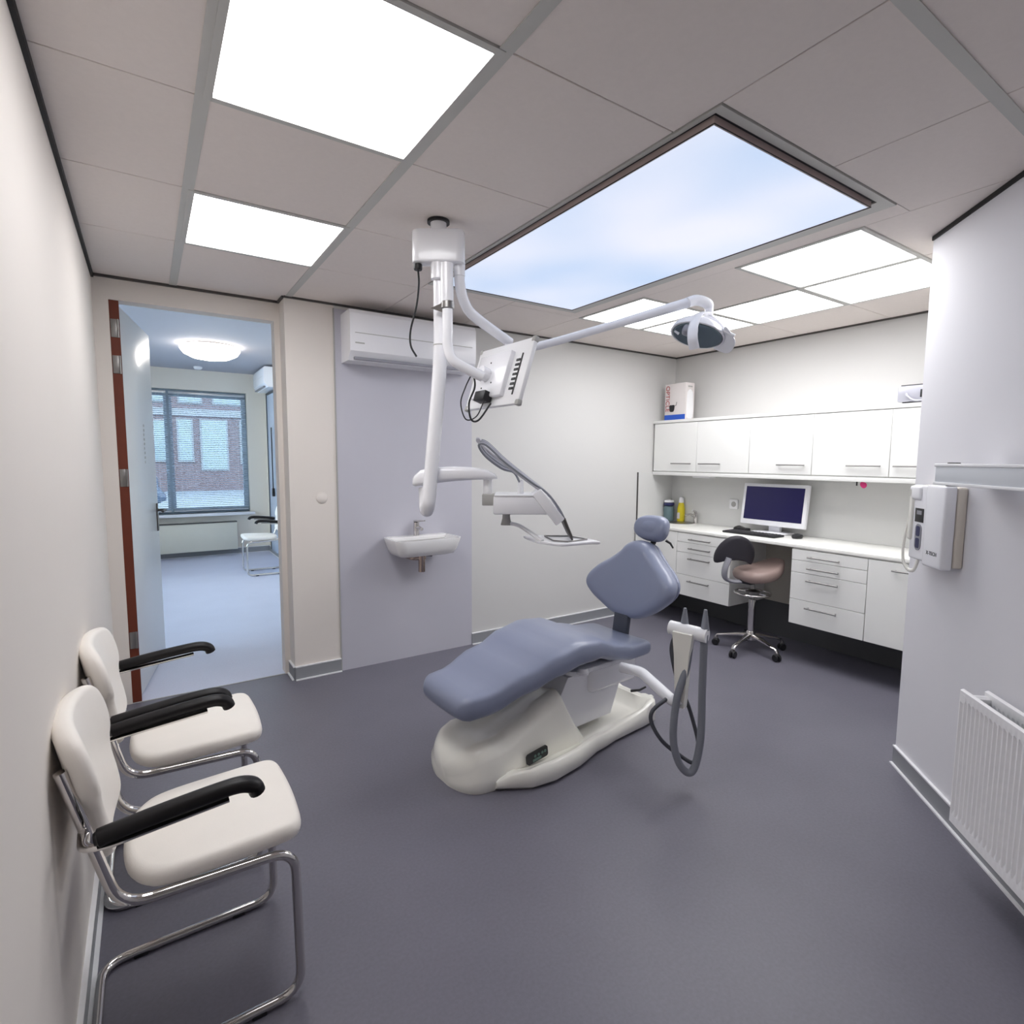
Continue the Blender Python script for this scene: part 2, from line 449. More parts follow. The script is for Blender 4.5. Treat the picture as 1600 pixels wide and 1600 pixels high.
# outside
struct(tag(MB().bb(-12, 18, 9.6, 34, -.3, -.2).build('street_ground', ASPH), 'pale street surface outside', 'street'))
hb = thing('brick_house', 'brick terraced house across the street seen through the blinds', 'house', (2.5, 32.5, -.2))
b = W(hb); b.bb(-10, 16, 32, 33.5, -.2, 9); b.build('facade', BRICK, hb)
b = W(hb); b.bb(-10, 16, 31.9, 32, 3.5, 3.85); b.build('string_course', HWHITE, hb)
for (x0, x1, z0, z1) in ((.1, .9, 1.3, 3.2), (1.4, 1.95, 1.3, 3.3), (2.4, 3.5, .9, 3.3), (-1.7, -.6, 1.3, 3.2), (4.2, 5.0, 1.2, 3.3), (0, .9, 4.2, 6.2), (1.5, 2.4, 4.2, 6.2), (3.0, 4.2, 4.2, 6.2), (-2.2, -1.0, 4.2, 6.2)):
    b = W(hb); b.bb(x0-.08, x1+.08, 31.92, 32.0, z0-.08, z1+.08); f = b.build('house_window', HWHITE, hb)
    b = W(hb); b.bb(x0, x1, 31.9, 31.95, z0, z1); b.build('pane', PANE, f)
car = thing('parked_car', 'dark blue parked car on the street behind the window', 'car', (-1.0, 20.0, -.2))
prof = [(-1.6, .3), (-1.62, .75), (-1.35, .95), (-.75, 1.05), (-.3, 1.5), (.6, 1.6), (1.2, 1.15), (1.28, .8), (1.25, .3)]
b = MB(Matrix.Rotation(PI/2, 4, 'X')); b.prism(smooth_outline(prof, 4), -.75, .75, bev=.08); b.build('body', CARB, car)
b = MB(Matrix.Rotation(PI/2, 4, 'X')); b.prism([(-.62, 1.08), (-.25, 1.45), (.55, 1.53), (.95, 1.15)], -.77, .77); b.build('side_glass', CARG, car)
for x in (-1.0, .75):
    for y in (-.7, .7):
        b = MB(); b.cyl((x, y-.08, .31), (x, y+.08, .31), .31, 24); b.build('wheel', TYRE, car)

# glazed door on far right wall
gd = struct(thing('door_2', 'glazed door with thin dark frame in right wall of far room', 'door', (1.57, 8.2, 0)))
b = W(gd); b.bb(1.555, 1.57, 7.3, 9.05, .06, 2.40); b.build('glass_leaf', GLASSF, gd)
b = W(gd)
for q in ((1.545, 1.57, 9.04, 9.075, .06, 2.42), (1.545, 1.57, 7.28, 7.31, .06, 2.42), (1.545, 1.57, 7.3, 9.06, 2.39, 2.42)): b.bb(*q)
b.build('door_frame', DARK, gd)
b = W(gd); b.cyl((1.535, 8.66, 1.9), (1.535, 8.66, 1.0), .008, 8); b.bb(1.52, 1.55, 8.63, 8.69, .9, 1.02, .006); b.build('pull_cord', BLKP, gd)

# open door leaf, hinged at the left jamb, swung into the far room
dth = math.atan2(4.488-3.93, -.012+.11)
dr = struct(thing('door_1', 'open pale grey door leaf with red brown wooden hinge edge', 'door', (-.092, 3.925, 0), dth))
b = MB(); b.bb(.004, .86, 0, .042, .012, 2.318, .003); b.build('door_leaf', DOORP, dr)
b = MB(); b.bb(-.001, .005, -.0005, .0425, .012, 2.318); b.build('wooden_edge', WOOD, dr)
for z in (.38, 1.34, 1.98, 2.18):
    b = W(dr); b.bb(-.130, -.098, 3.8805, 3.8845, z-.05, z+.05, .001); b.cyl((-.096, 3.881, z-.05), (-.096, 3.881, z+.05), .0055, 10); b.build('hinge', STEEL, dr)
b = MB(); b.bb(.79, .83, -.007, 0, .93, 1.13, .003); b.build('handle_plate', GUN, dr)
b = MB(); b.tube(fillet([(.81, -.005, 1.08), (.81, -.055, 1.08), (.69, -.055, 1.08)], .015), .009, 10); b.build('handle', GUN, dr)
b = MB()
for k in range(9): b.bb(.50, .5+.02*(1.5 if k % 3 else .8), -.0012, 0, 1.42+.03*k, 1.436+.03*k)
b.build('faded_lettering', GREYP, dr)
# brown rebate strip standing in the jamb
b = MB(); b.bb(-.1345, -.088, 3.885, 3.92, 0, 2.333); struct(b.build('trim_8', WOOD))

# far room fittings
fl = thing('ceiling_lamp', 'round white dome lamp on ceiling of far room', 'lamp', (.665, 7.2, HF))
b = MB(); b.lathe([(.27, 0), (.27, -.02), (.26, -.022)], n=36); b.build('base_plate', STEEL, fl)
b = MB(); b.lathe([(.30, -.022), (.305, -.05), (.27, -.10), (.19, -.14), (.09, -.158), (.0, -.162)], n=36); b.build('lamp_shade', LIGHTF, fl)
sd = MB(Matrix.Translation((.663, 8.96, HF))); sd.lathe([(.055, 0), (.055, -.02), (.04, -.035), (0, -.036)])
o = sd.build('smoke_detector', WHITE); tag(o, 'small round smoke detector on far room ceiling', 'smoke detector')
for v in o.data.vertices: v.co -= Vector((.663, 8.96, HF))
o.location = (.663, 8.96, HF)
fr = thing('panel_radiator', 'flat cream panel radiator below the window', 'radiator', (.5, 9.22, .08))
b = W(fr); b.bb(-.35, 1.10, 9.16, 9.185, .09, .50, .008); b.bb(-.35, 1.10, 9.22, 9.24, .09, .50, .008); b.build('panel', mat('cream_enamel', (226, 222, 206), .4), fr)
b = W(fr); b.bb(-.35, 1.10, 9.155, 9.245, .50, .512); b.build('top_grille', GUN, fr)
for x in (-.15, .9):
    b = W(fr); b.bb(x-.02, x+.02, 9.235, 9.3, .15, .45); b.build('wall_bracket', WHITE, fr)

def air_con(t, L, D, Hh):
    """local: x along wall, y=0 the wall, -y outward, z 0 bottom"""
    prof = [(0, 0), (-D*.72, 0.0), (-D*.98, .055), (-D, .09), (-D, Hh-.025), (-D*.93, Hh), (0, Hh)]
    def ring(x, k=1): return [(x, y, z) for y, z in prof]
    b = MB(); b.loft([[(x, y*(.985 if e else 1), z) for y, z in prof] for x, e in ((0, 1), (.012, 0), (L-.012, 0), (L, 1))]); b.build('body', LACQ, t, 25)
    b = MB(); b.bb(.03, L-.03, -D-.001, -D+.004, Hh*.53, Hh*.53+.004); b.build('front_seam', GREYP, t)
    b = MB(); b.bb(.03, L-.1, -D*.93, -D*.80, .004, .02); b.build('air_flap', GREYM, t)
    b = MB(); b.bb(.03, .09, -D-.0012, -D+.002, .10, .108); b.build('badge', GREYP, t)
ac = thing('air_conditioner', 'white wall air conditioner above grey panel and wash basin', 'air conditioner', (1.105, YB-.003, 2.085))
air_con(ac, .905, .2, .31)
ac2 = thing('air_conditioner', 'white air conditioner high on right wall of far room', 'air conditioner', (1.57, 9.0, 2.42), -PI/2)
air_con(ac2, .85, .2, .27)

# ---------------------------------------------------------------- ceiling lights, skylight
lamp_lab = {0: 'large square light panel nearest, at top left of ceiling', 1: 'square light panel towards the door, left of the ceiling pole',
            2: 'square light panel nearest the right end of the skylight', 3: 'square light panel above the right end of wall cupboards',
            4: 'square light panel above the middle wall cupboards', 5: 'square light panel by the far end of skylight, behind lamp arm',
            6: 'square light panel in the far corner above the dental lamp head'}
for (i, j), k in lamps.items():
    x0, x1, y0, y1 = xs[i], xs[i+1], ys[j], ys[j+1]
    t = thing('ceiling_light', lamp_lab[k], 'ceiling light', ((x0+x1)/2, (y0+y1)/2, H), 0, 'square ceiling light panels')
    w, d = x1-x0, y1-y0; e = .021
    b = MB()
    for q in ((-w/2, w/2, -d/2, -d/2+e), (-w/2, w/2, d/2-e, d/2), (-w/2, -w/2+e, -d/2+e, d/2-e), (w/2-e, w/2, -d/2+e, d/2-e)): b.bb(*q, -.005, .03)
    b.build('frame', CEILB, t)
    b = MB(); b.bb(-w/2+e, w/2-e, -d/2+e, d/2-e, .001, .008); b.build('diffuser', LIGHT if k < 2 else LIGHTB, t)
sk = thing('skylight', 'large rectangular pale blue skylight recessed in the ceiling', 'skylight', (1.94, 2.027, H))
b = W(sk)
for q in ((1.397, 2.488, 1.057, 1.088), (1.397, 2.488, 2.915, 2.998), (1.397, 1.414, 1.088, 2.915), (2.40, 2.488, 1.088, 2.915)): b.bb(*q, H-.004, H+.06)
b.build('frame', CEILB, sk)
b = W(sk); b.bb(1.414, 2.40, 1.088, 2.915, H+.002, H+.03); b.build('dark_recess', BLKP, sk)
b = W(sk)
for q in ((1.428, 2.386, 1.102, 1.110), (1.428, 2.386, 2.895, 2.903), (1.428, 1.436, 1.110, 2.895), (2.378, 2.386, 1.110, 2.895)): b.bb(*q, H-.020, H+.002)
b.build('side_frame', mat('bronze_reveal', (186, 170, 166), .5), sk)
b = W(sk)
for q in ((1.4275, 2.3865, 1.1015, 1.104), (1.4275, 2.3865, 2.897, 2.9035), (1.4275, 1.430, 1.104, 2.897), (2.380, 2.3865, 1.104, 2.897)): b.bb(*q, H-.022, H-.0195)
b.build('dark_gasket', BLKP, sk)
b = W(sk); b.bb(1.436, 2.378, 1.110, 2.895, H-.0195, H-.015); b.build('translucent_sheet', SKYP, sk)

# ---------------------------------------------------------------- visitor chairs
def visitor_chair(loc, rz, label):
    t = thing('visitor_chair', label, 'chair', loc, rz, 'white cantilever armchairs')
    s = .192; r = .0122
    side = lambda y: [(-.185, y*1.02, .79), (-.098, y, .437), (.282, y, .425), (.288, y, r+.001), (-.172, y, r+.001)]
    pts = side(-s)+list(reversed(side(s)))
    b = MB(); b.tube(fillet(pts, .065, 7), r, 14); b.build('tube_frame', CHROME, t)
    # seat
    ol = [(.305, -.165), (.312, -.10), (.315, 0), (.312, .10), (.305, .165), (.285, .193), (.24, .198), (.1, .197), (0, .190), (-.05, .165), (-.085, .10), (-.095, 0), (-.085, -.10), (-.05, -.165), (0, -.190), (.1, -.197), (.24, -.198), (.285, -.193)]
    tilt = lambda a, bb, w: (a, bb, .438+w+.035*a)
    b = MB(); b.cushion(smooth_outline(ol, 4), .050, .024, tilt, crown=.012); b.build('seat', LEATH, t)
    # backrest: wider above the posts
    ob = [(0, -.018), (.10, -.016), (.150, .002), (.164, .05), (.166, .115), (.180, .150), (.203, .178), (.212, .215), (.207, .262), (.188, .298), (.15, .316), (.07, .326)]
    ob = ob+[(-x, y) for x, y in reversed(ob[1:])]
    def bk(a, w, d):
        th = R(11); curve = .035*(a/.2)**2
        dd = d+curve
        return (-.128-w*math.sin(th)+dd*math.cos(th)-.03, a, .535+w*math.cos(th)+dd*math.sin(th))
    b = MB(); b.cushion(smooth_outline(ob, 4), .046, .022, bk, crown=.004); b.build('backrest', LEATH, t)
    for sg in (-1, 1):
        y0 = sg*s; y1 = sg*.272
        b = MB(); b.tube(fillet([(-.152, y0, .640), (-.148, y1-sg*.01, .640), (-.10, y1, .642), (.125, y1, .664)], .03, 5), .012, 10, flat=(.55, 1.)); b.build('arm_bracket', CHROME, t)
        path = [(-.128, y1, .662), (-.10, y1, .667), (0, y1, .680), (.10, y1, .690), (.150, y1, .691), (.178, y1, .680), (.186, y1, .662)]
        b = MB(); b.tube(cr(path, 5), [.012, .0135]+[.0175]*29, 14, flat=(1.05, 1.3)); b.build('armrest', BLKW, t)
        for x in (.18, -.08):
            b = MB(); b.bb(x-.018, x+.018, sg*s-.013, sg*s+.013, 0, .012, .003); b.build('floor_glide', BLKP, t)
        b = MB(); b.cyl((-.15, sg*(s+.002), .652), (-.15, sg*(s+.016), .652), .006, 10); b.build('bolt', CHROME, t)
    return t
vc = visitor_chair((0, 1.655, 0), 0, 'white cantilever armchair nearest the camera against left wall')
dup(vc, (0, 2.262, 0), 0, 'white cantilever armchair beside the open doorway on left wall')
dup(vc, (1.265, 7.55, 0), PI, 'small white cantilever armchair in the far room by right wall')

# ---------------------------------------------------------------- dental chair
CY = R(4)
dc = thing('dental_chair', 'blue-grey dental treatment chair on white pedestal in the room centre', 'dental chair', (1.045, 2.16, 0), CY)
def interp(tab, u):
    if u <= tab[0][0]: return tab[0][1]
    for (a, fa), (bb, fb) in zip(tab, tab[1:]):
        if u <= bb:
            t = (u-a)/(bb-a); t = t*t*(3-2*t); return fa+(fb-fa)*t
    return tab[-1][1]
topz = [(0, .452), (.12, .462), (.33, .525), (.52, .582), (.64, .605), (.76, .592), (.92, .535), (1.06, .500), (1.21, .492)]
wid = [(0, .172), (.05, .196), (.3, .232), (.55, .262), (.7, .265), (.9, .250), (1.1, .235), (1.20, .225)]
thk = [(0, .125), (.1, .135), (.6, .15), (.9, .115), (1.20, .10)]
b = MB(); rings = []
us = [0, .002, .007, .016, .03, .05, .08]+[.08+.05*k for k in range(1, 22)]+[1.155, 1.18, 1.198, 1.21, 1.216]
for u in us:
    z = interp(topz, u); w = interp(wid, u); t = interp(thk, u)
    e0 = min(1, u/.07); e1 = min(1, (1.216-u)/.06)
    k = max(0, 1-(1-e0)**3)**(1/3)*max(0, 1-(1-e1)**3)**(1/3); k = max(k, .3)
    kw = .80+.20*k
    ring = []
    for q in range(36):
        a = 2*PI*q/36; ca, sa = math.cos(a), math.sin(a)
        p = 2/4.2
        yy = w*kw*math.copysign(abs(ca)**p, ca); zz = t/2*k*math.copysign(abs(sa)**(2/4.2), sa)
        dish = -.014*(1-(yy/(w+1e-6))**2) if sa > 0 else 0
        ring.append((u, yy, z-t/2+zz+dish))
    rings.append(ring)
b.loft(rings); b.build('seat_cushion', VINYL, dc, 60)
# backrest
TH = R(15)
def bkp(a, w, d):   # a sideways(+left), w up the back, d forward of the shell (towards the feet)
    curve = .045*(a/.28)**2
    d = d+curve
    return (1.30+w*math.sin(TH)-d*math.cos(TH), a-.012, .522+w*math.cos(TH)+d*math.sin(TH)*.3)
ol = [(0, .03), (.09, .038), (.18, .08), (.255, .125), (.305, .18), (.302, .24), (.25, .305), (.175, .362), (.115, .415), (.085, .455), (.04, .478), (0, .482),
      (-.04, .478), (-.085, .458), (-.125, .42), (-.19, .37), (-.265, .32), (-.315, .265), (-.312, .205), (-.26, .145), (-.18, .085), (-.09, .04)]
b = MB(); b.cushion(smooth_outline(ol, 4), .135, .062, lambda a, w, d: bkp(a, w, d), crown=.012, inner=6); b.build('backrest', VINYL, dc, 70)
ol2 = [(x*.93, .255+(y-.255)*.93) for x, y in ol]
b = MB(); b.cushion(smooth_outline(ol2, 4), .03, .014, lambda a, w, d: bkp(a, w, d-.016)); b.build('backrest_shell', VINYL, dc, 70)
b = MB(MB().M); b.box((1.205, .0, .50), (.035, .105, .20), .01, M=Matrix.Rotation(R(8), 4, 'Y')); b.build('back_mast', MAST, dc)
# headrest
b = MB(); b.cyl((1.42, -.03, .95), (1.45, -.04, 1.03), .016, 12); b.build('headrest_stem', BLKP, dc)
hol = [(.114*math.copysign(abs(math.cos(a))**.8, math.cos(a)), .078*math.copysign(abs(math.sin(a))**.8, math.sin(a))) for a in [2*PI*k/28 for k in range(28)]]
def hp(a, w, d):
    th = R(18); d2 = d+.03*(a/.1)**2
    return (1.475+w*math.sin(th)-d2*math.cos(th), a-.045, 1.045+w*math.cos(th)+d2*math.sin(th))
b = MB(); b.cushion(hol, .105, .052, hp, crown=.012); h_ = b.build('headrest', VINYL, dc, 70)
b = MB(); b.tube([(1.46, -.10, .995), (1.47, -.125, .98), (1.47, -.145, .955)], [.008, .007, .005], 8); b.build('headrest_lever', BLKP, dc)
# pedestal hump
hz = [(.012, .05), (.03, .105), (.06, .145), (.11, .178), (.22, .20), (.36, .25), (.48, .305), (.55, .33), (.58, .332)]
hw = [(.012, .09), (.03, .145), (.06, .182), (.11, .206), (.17, .217), (.3, .222), (.65, .215)]
b = MB(); rings = []
for u in [.0125, .016, .021, .027, .034, .044, .056, .07, .085, .10, .15, .2, .25, .3, .35, .4, .45, .5, .55, .58]+[.605, .64, .68, .72]:
    z = interp(hz, min(u, .58)); w = .217
    if u < .20:      # rounded nose
        q = 1-(u-.010)/.19; w = .217*(1-q**3.2)**.42; z = .05+(interp(hz, .22)-.05)*(1-q**2.6)**.6
        z = min(z, .2)
    if u > .58: z = .332-(u-.58)*1.75
    rings_ = []
    rc = min(.08, z*.5)
    # flat bottom, vertical sides leaning in, rounded shoulders, concave top
    n = 6; half = []
    half.append((w-.012, 0)); half.append((w-.003, z*.12)); half.append((w, z*.35))
    for q in range(n+1):
        a = PI/2*q/n
        half.append((w-.02-rc+rc*math.cos(a), z-rc+rc*math.sin(a)))
    for q in range(1, 7):
        f = q/6; half.append(((w-.02-rc)*(1-f), z-.026*math.sin(PI/2*f)*min(1, u/.2)))
    full = [(u, -y, zz) for y, zz in half]+[(u, y, zz) for y, zz in reversed(half[:-1])]
    rings.append(full)
b.loft(rings); hump = b.build('pedestal', CREAM, dc, 50)
# low foot pan with raised flange
nearw = [(.16, .225), (.22, .262), (.30, .315), (.42, .335), (.58, .318), (.75, .275), (.95, .250), (1.12, .245), (1.24, .235), (1.31, .17)]
rimz = [(.16, .05), (.25, .085), (.40, .105), (.6, .10), (.9, .085), (1.1, .10), (1.24, .135), (1.31, .12)]
b = MB(); rings = []
for u in [.16, .19, .22, .26, .30, .36, .42, .5, .58, .66, .74, .82, .9, 1.0, 1.08, 1.15, 1.2, 1.24, 1.27, 1.295, 1.31]:
    w = interp(nearw, u); z = interp(rimz, u); end = u > 1.2
    inn = .06 if not end else z-.02+.0*u
    inn = min(inn, z-.012)
    half = [(w-.025, 0), (w-.004, .02), (w, z*.6), (w-.008, z-.006), (w-.022, z), (w-.04, z-.008), (w-.065, inn+.012), (w-.10, inn), (w*.3, inn)]
    rings.append([(u, -y, zz) for y, zz in half]+[(u, y, zz) for y, zz in reversed(half)])
b.loft(rings); b.build('foot_pan', CREAM, dc, 55)
# control window on near side of the pedestal
fc = frame((1, 0, .12), (-.12, 0, 1), (.385, -.2275, .100))
fc = fc @ Matrix.Rotation(R(0), 4, 'Z')
b = MB(fc); b.prism(rrect(.125, .052, .012), -.004, .004); cp = b.build('control_window', BLKP, dc)
b = MB(fc)
for x in (-.015, .006, .028, .045): b.cyl((x, .004, .003), (x, .004, .006), .007, 10)
b.bb(-.03, .02, -.02, -.008, .003, .006)
b.build('indicator', LEDG, cp)
# lift: parallelogram arm, hood and seat plate
b = MB(); b.add([(.50, -.135, .09), (.98, -.135, .10), (1.10, -.135, .385), (.66, -.135, .37), (.50, .135, .09), (.98, .135, .10), (1.10, .135, .385), (.66, .135, .37)],
                [(0, 1, 2, 3), (7, 6, 5, 4), (0, 4, 5, 1), (1, 5, 6, 2), (2, 6, 7, 3), (3, 7, 4, 0)]); b.build('lift_arm', LACQ, dc)
b = MB(); b.bb(.80, 1.16, -.165, .165, .255, .385, .03, 4); b.build('lift_hood', LACQ, dc)
b = MB(); b.prism([(x+.93, y) for x, y in rrect(.56, .36, .05)], .385, .412, bev=.008); b.build('seat_plate', LACQ, dc)
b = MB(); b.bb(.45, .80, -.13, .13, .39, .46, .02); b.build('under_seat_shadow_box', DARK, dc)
b = MB(); b.lathe([(.0, .0), (.03, 0), (.032, .012), (.022, .03), (0, .031)], (.70, -.2, .405)); b.build('adjuster_disc', LACQ, dc)
b = MB(); b.cyl((1.13, -.13, .412), (1.13, -.13, .43), .022, 16); b.build('release_knob', BLKP, dc)
b = MB(); b.tube([(1.16, -.12, .17), (1.20, -.15, .175), (1.235, -.165, .19)], [.008, .007, .005], 8); b.build('pedal_lever', BLKP, dc)
# assistant suction arm
am = W(dc); am.tube(fillet([(1.99, 1.98, .40), (2.02, 1.87, .405), (1.944, 1.60, .372), (1.942, 1.565, .40)], .03), .026, 16); arm = am.build('suction_arm', LACQ, dc)
h = W(dc); fx = frame((.30, -.95, 0), (0, 0, 1), (1.955, 1.568, .0))
h.M = h.M @ fx
def taper(z, w): return [(-w, z, -.018), (w, z, -.018), (w, z, .018), (-w, z, .018)]
h.loft([taper(.36, .020), taper(.45, .026), taper(.60, .034), taper(.685, .044), taper(.70, .044)]); h.build('holder_post', CREAM, arm)
h = W(dc); h.cyl((1.962, 1.650, .703), (2.010, 1.485, .697), .031, 24); h.build('holder_bar', WHITE, arm)
for (p, q) in (((1.990, 1.592, .72), (1.992, 1.594, .80)), ((2.013, 1.500, .72), (2.016, 1.503, .81))):
    h = W(dc); h.tube([p, (Vector(p)+Vector(q))/2, q], [.019, .013, .007], 14); h.build('suction_tip', HOSE, arm)
loopA = [(2.010, 1.500, .70), (2.013, 1.502, .44), (1.999, 1.489, .242), (1.972, 1.492, .112), (1.944, 1.507, .08), (1.911, 1.535, .128), (1.897, 1.557, .241), (1.919, 1.561, .411), (1.959, 1.55, .539), (1.989, 1.555, .67)]
h = W(dc); h.tube(cr(loopA, 7), .0165, 12); h.build('suction_hose', HOSE, arm)
loopC = [(1.975, 1.612, .69), (1.950, 1.625, .635), (1.948, 1.620, .57), (1.972, 1.600, .45), (2.0, 1.566, .36), (2.012, 1.52, .227), (2.007, 1.505, .161), (1.975, 1.505, .118), (1.925, 1.54, .151), (1.863, 1.588, .213), (1.827, 1.621, .293), (1.841, 1.629, .345), (1.925, 1.627, .378)]
h = W(dc); h.tube(cr(loopC, 7), .009, 10); h.build('thin_hose', HOSED, arm)

# ---------------------------------------------------------------- ceiling mounted dental unit
UC = (1.075, 2.20)
un = thing('ceiling_dental_unit', 'white ceiling-mounted dental delivery unit with hanging pole and instrument arm', 'dental unit', (UC[0], UC[1], H), 0)
E1 = Vector((.834, -.552, 0)); E2 = Vector((.552, .834, 0))     # along / across the mounting block
FU = frame(E1, E2, (UC[0], UC[1], 0))
def U():
    b = W(un); b.M = b.M @ FU; return b
b = U(); b.lathe([(.030, H-.001), (.047, H-.001), (.047, H-.012), (.030, H-.012)], n=28); b.build('ceiling_collar', BLKP, un)
b = U(); b.cyl((0, 0, 2.36), (0, 0, H), .034, 24); b.build('ceiling_pole', LACQ, un)
b = U(); b.prism(rrect(.222, .075, .036, 8), 2.285, 2.415, bev=.006); b.cyl((0, 0, 2.22), (0, 0, 2.42), .034); b.build('mounting_block', LACQ, un)
b = U(); b.tube(cr([(.004, .02, 2.30), (.004, .02, 2.1), (.003, .02, 1.95), (-.006, .015, 1.78), (-.027, .0, 1.53), (-.045, -.015, 1.31), (-.050, -.015, 1.265), (-.060, .01, 1.235), (-.070, .045, 1.25), (-.073, .06, 1.33)], 6), .0305, 20)
b.build('drop_pole', LACQ, un)
b = U(); b.cyl((.003, .02, 1.948), (.003, .02, 1.953), .0312, 20); b.build('pole_joint', GREYP, un)
b = U(); b.cyl((.040, -.045, 2.11), (.040, -.045, 2.27), .027); b.tube(cr([(.042, -.045, 2.15), (.042, -.05, 2.0), (.042, -.052, 1.94), (.060, -.055, 1.882), (.104, -.045, 1.851), (.188, -.02, 1.812)], 7), .022, 16); b.build('monitor_arm', LACQ, un)
b = U(); b.lathe([(.024, 0), (.0285, .004), (.0285, .03), (.024, .034)], (.042, -.045, 2.085)); b.add([(-.03, -.045, 2.09), (.03, -.065, 2.11), (.03, -.025, 2.11), (.03, -.045, 2.07)], [(0, 1, 2), (0, 2, 3), (0, 3, 1), (1, 3, 2)]); b.build('arm_clamp', STEEL, un)
b = U(); b.cyl((.086, .02, 2.24), (.086, .02, 2.30), .024); b.tube(cr([(.086, .02, 2.295), (.087, .028, 2.21), (.105, .06, 2.14), (.148, .125, 2.096), (.303, .257, 2.012)], 8), .023, 16); b.build('lamp_pipe', LACQ, un)
b = U(); b.lathe([(.016, 0), (.018, .004), (.018, .022), (.012, .026)], (-.088, 0, 2.258)); b.tube(cr([(-.088, 0, 2.262), (-.085, 0, 2.20), (-.096, 0, 2.11), (-.122, 0, 2.01), (-.122, 0, 1.945), (-.098, 0, 1.899)], 7), .0042, 8); b.build('loose_cable', BLKP, un)
# swing arm (arched cover) and post
b = U(); rings = []
for x, zt, zb, hwid in ((-.128, 1.372, 1.342, .018), (-.118, 1.388, 1.338, .034), (-.09, 1.412, 1.340, .046), (-.03, 1.424, 1.352, .05), (.06, 1.428, 1.362, .05), (.15, 1.424, 1.368, .05), (.21, 1.412, 1.370, .046), (.24, 1.395, 1.372, .036), (.250, 1.382, 1.372, .02)):
    rings.append([(x, .055+y*hwid, (zt+zb)/2+zz*(zt-zb)/2) for y, zz in [(math.copysign(abs(math.cos(a))**.6, math.cos(a)), math.copysign(abs(math.sin(a))**.6, math.sin(a))) for a in [2*PI*k/20 for k in range(20)]]])
b.loft(rings); b.build('swing_arm', LACQ, un, 60)
b = U(); b.cyl((.208, .055, 1.30), (.208, .055, 1.375), .020); b.build('pivot_post', WHITE, un)
b = U(); b.bb(.184, .245, .015, .095, 1.255, 1.306, .004); b.build('pivot_block', GREYP, un)
hd = U(); hd.bb(.236, .475, -.05, .16, 1.222, 1.302, .008); hd = hd.build('instrument_head', LACQ, un)
b = U(); b.bb(.24, .44, -.052, .162, 1.300, 1.308, .003); b.build('head_lid', WHITE, hd)
# sloped instrument rest
SL = frame((.62, 0, -.78), (0, 1, 0), (.435, .055, 1.325))
b = U(); b.M = b.M @ SL; b.bb(-.005, .165, -.11, .11, -.035, .012, .006); b.build('instrument_rest', LACQ, hd)
b = U(); b.tube([(.355, .055, 1.30), (.355, .055, 1.37)], [.014, .012], 12); b.build('hose_post', WHITE, hd)
# whip hoses: rise from head, loop at the tip and run down over the rest
for k in range(5):
    y = -.03+.042*k; o = .006*(k-2)
    p = [(.350, .055+.1*(y-.055), 1.36), (.325, .055+.3*(y-.055), 1.402), (.27, .5*y+.03, 1.432+o), (.20, .7*y+.015, 1.485+o), (.172, y, 1.532+o), (.205, y, 1.528+o*.6), (.285, y, 1.455+o*.5), (.385, y, 1.378+o*.3), (.47, y, 1.315), (.525, y, 1.245), (.548, y, 1.20)]
    b = U(); b.tube(cr(p, 5), .0048, 8); b.build('instrument_hose', SILV if k % 2 else HOSE, hd)
    b = U(); b.tube([(.545, y, 1.205), (.560, y, 1.165), (.578, y, 1.125), (.585, y, 1.105)], [.007, .008, .007, .003], 10); b.build('handpiece', GUN if k % 2 == 0 else STEEL, hd)
b = U()
b.tube(cr([(.170, -.035, 1.540), (.165, .055, 1.548), (.170, .14, 1.540)], 5), .010, 8)
for y in (-.03, .14): b.tube(cr([(.168, y, 1.535), (.24, y, 1.475), (.33, y, 1.405), (.44, y, 1.325)], 5), .0045, 8)
b.build('hose_guide', SILV, hd)
# tray
b = U(); b.tube([(.292, .055, 1.165), (.292, .055, 1.195), (.292, .055, 1.225)], [.026, .018, .016], 14); b.build('tray_pivot', GREYP, un)
b = U(); b.tube(cr([(.30, .055, 1.172), (.345, .045, 1.165), (.40, .02, 1.135), (.452, -.02, 1.102)], 6), .012, 10, flat=(.7, 1.3)); b.build('tray_arm', WHITE, un)
b = U(); tr_ol = [(.40+.0*k, .0) for k in range(0)]+smooth_outline([(.375, .13), (.385, .155), (.42, .165), (.60, .15), (.68, .04), (.705, -.02), (.70, -.035), (.66, -.04), (.56, -.095), (.53, -.10), (.50, -.085), (.455, -.04), (.43, -.02)], 3)
b.cushion(tr_ol, .012, .005, lambda a, bb, w: (a, bb, 1.092+w+.01*0)); tray = b.build('tray', LACQ, un)
b = U(); b.tube([(.47, .12, 1.107), (.58, .12, 1.107), (.655, .02, 1.107), (.56, -.06, 1.107), (.50, -.03, 1.107)], .003, 8, closed=True); b.build('tray_rim', STEEL, tray)

# patient monitor on its arm, seen from behind
mc = Vector((1.356, 2.157, 1.835)); hx = Vector((-.0423, .9991, 0)); up = Vector((.3125, .0132, .9498))
pm = thing('patient_monitor', 'white flat monitor seen from behind, hanging on the ceiling arm', 'monitor', mc)
FM = frame(hx, up, (0, 0, 0))     # local x: along screen, y: up, z: screen side (+x,-z)
FM.translation = Vector((0, 0, 0))
def P(): return MB(FM)
b = P(); b.box((0, 0, .0), (.427, .301, .022), .006); b.build('case', WHITE, pm)
b = P(); b.box((0, 0, .0115), (.385, .26, .002)); b.build('screen', SCRN, pm)
b = P(); b.box((.03, -.005, -.022), (.25, .21, .026), .006); b.build('rear_housing', LACQ, pm)
b = P()
for k in range(7): b.box((-.135, .055-.022*k, -.0125), (.028, .011, .004), .001)
b.box((-.158, -.012, -.0125), (.007, .19, .004))
b.build('vent_slots', BLKP, pm)
b = P()
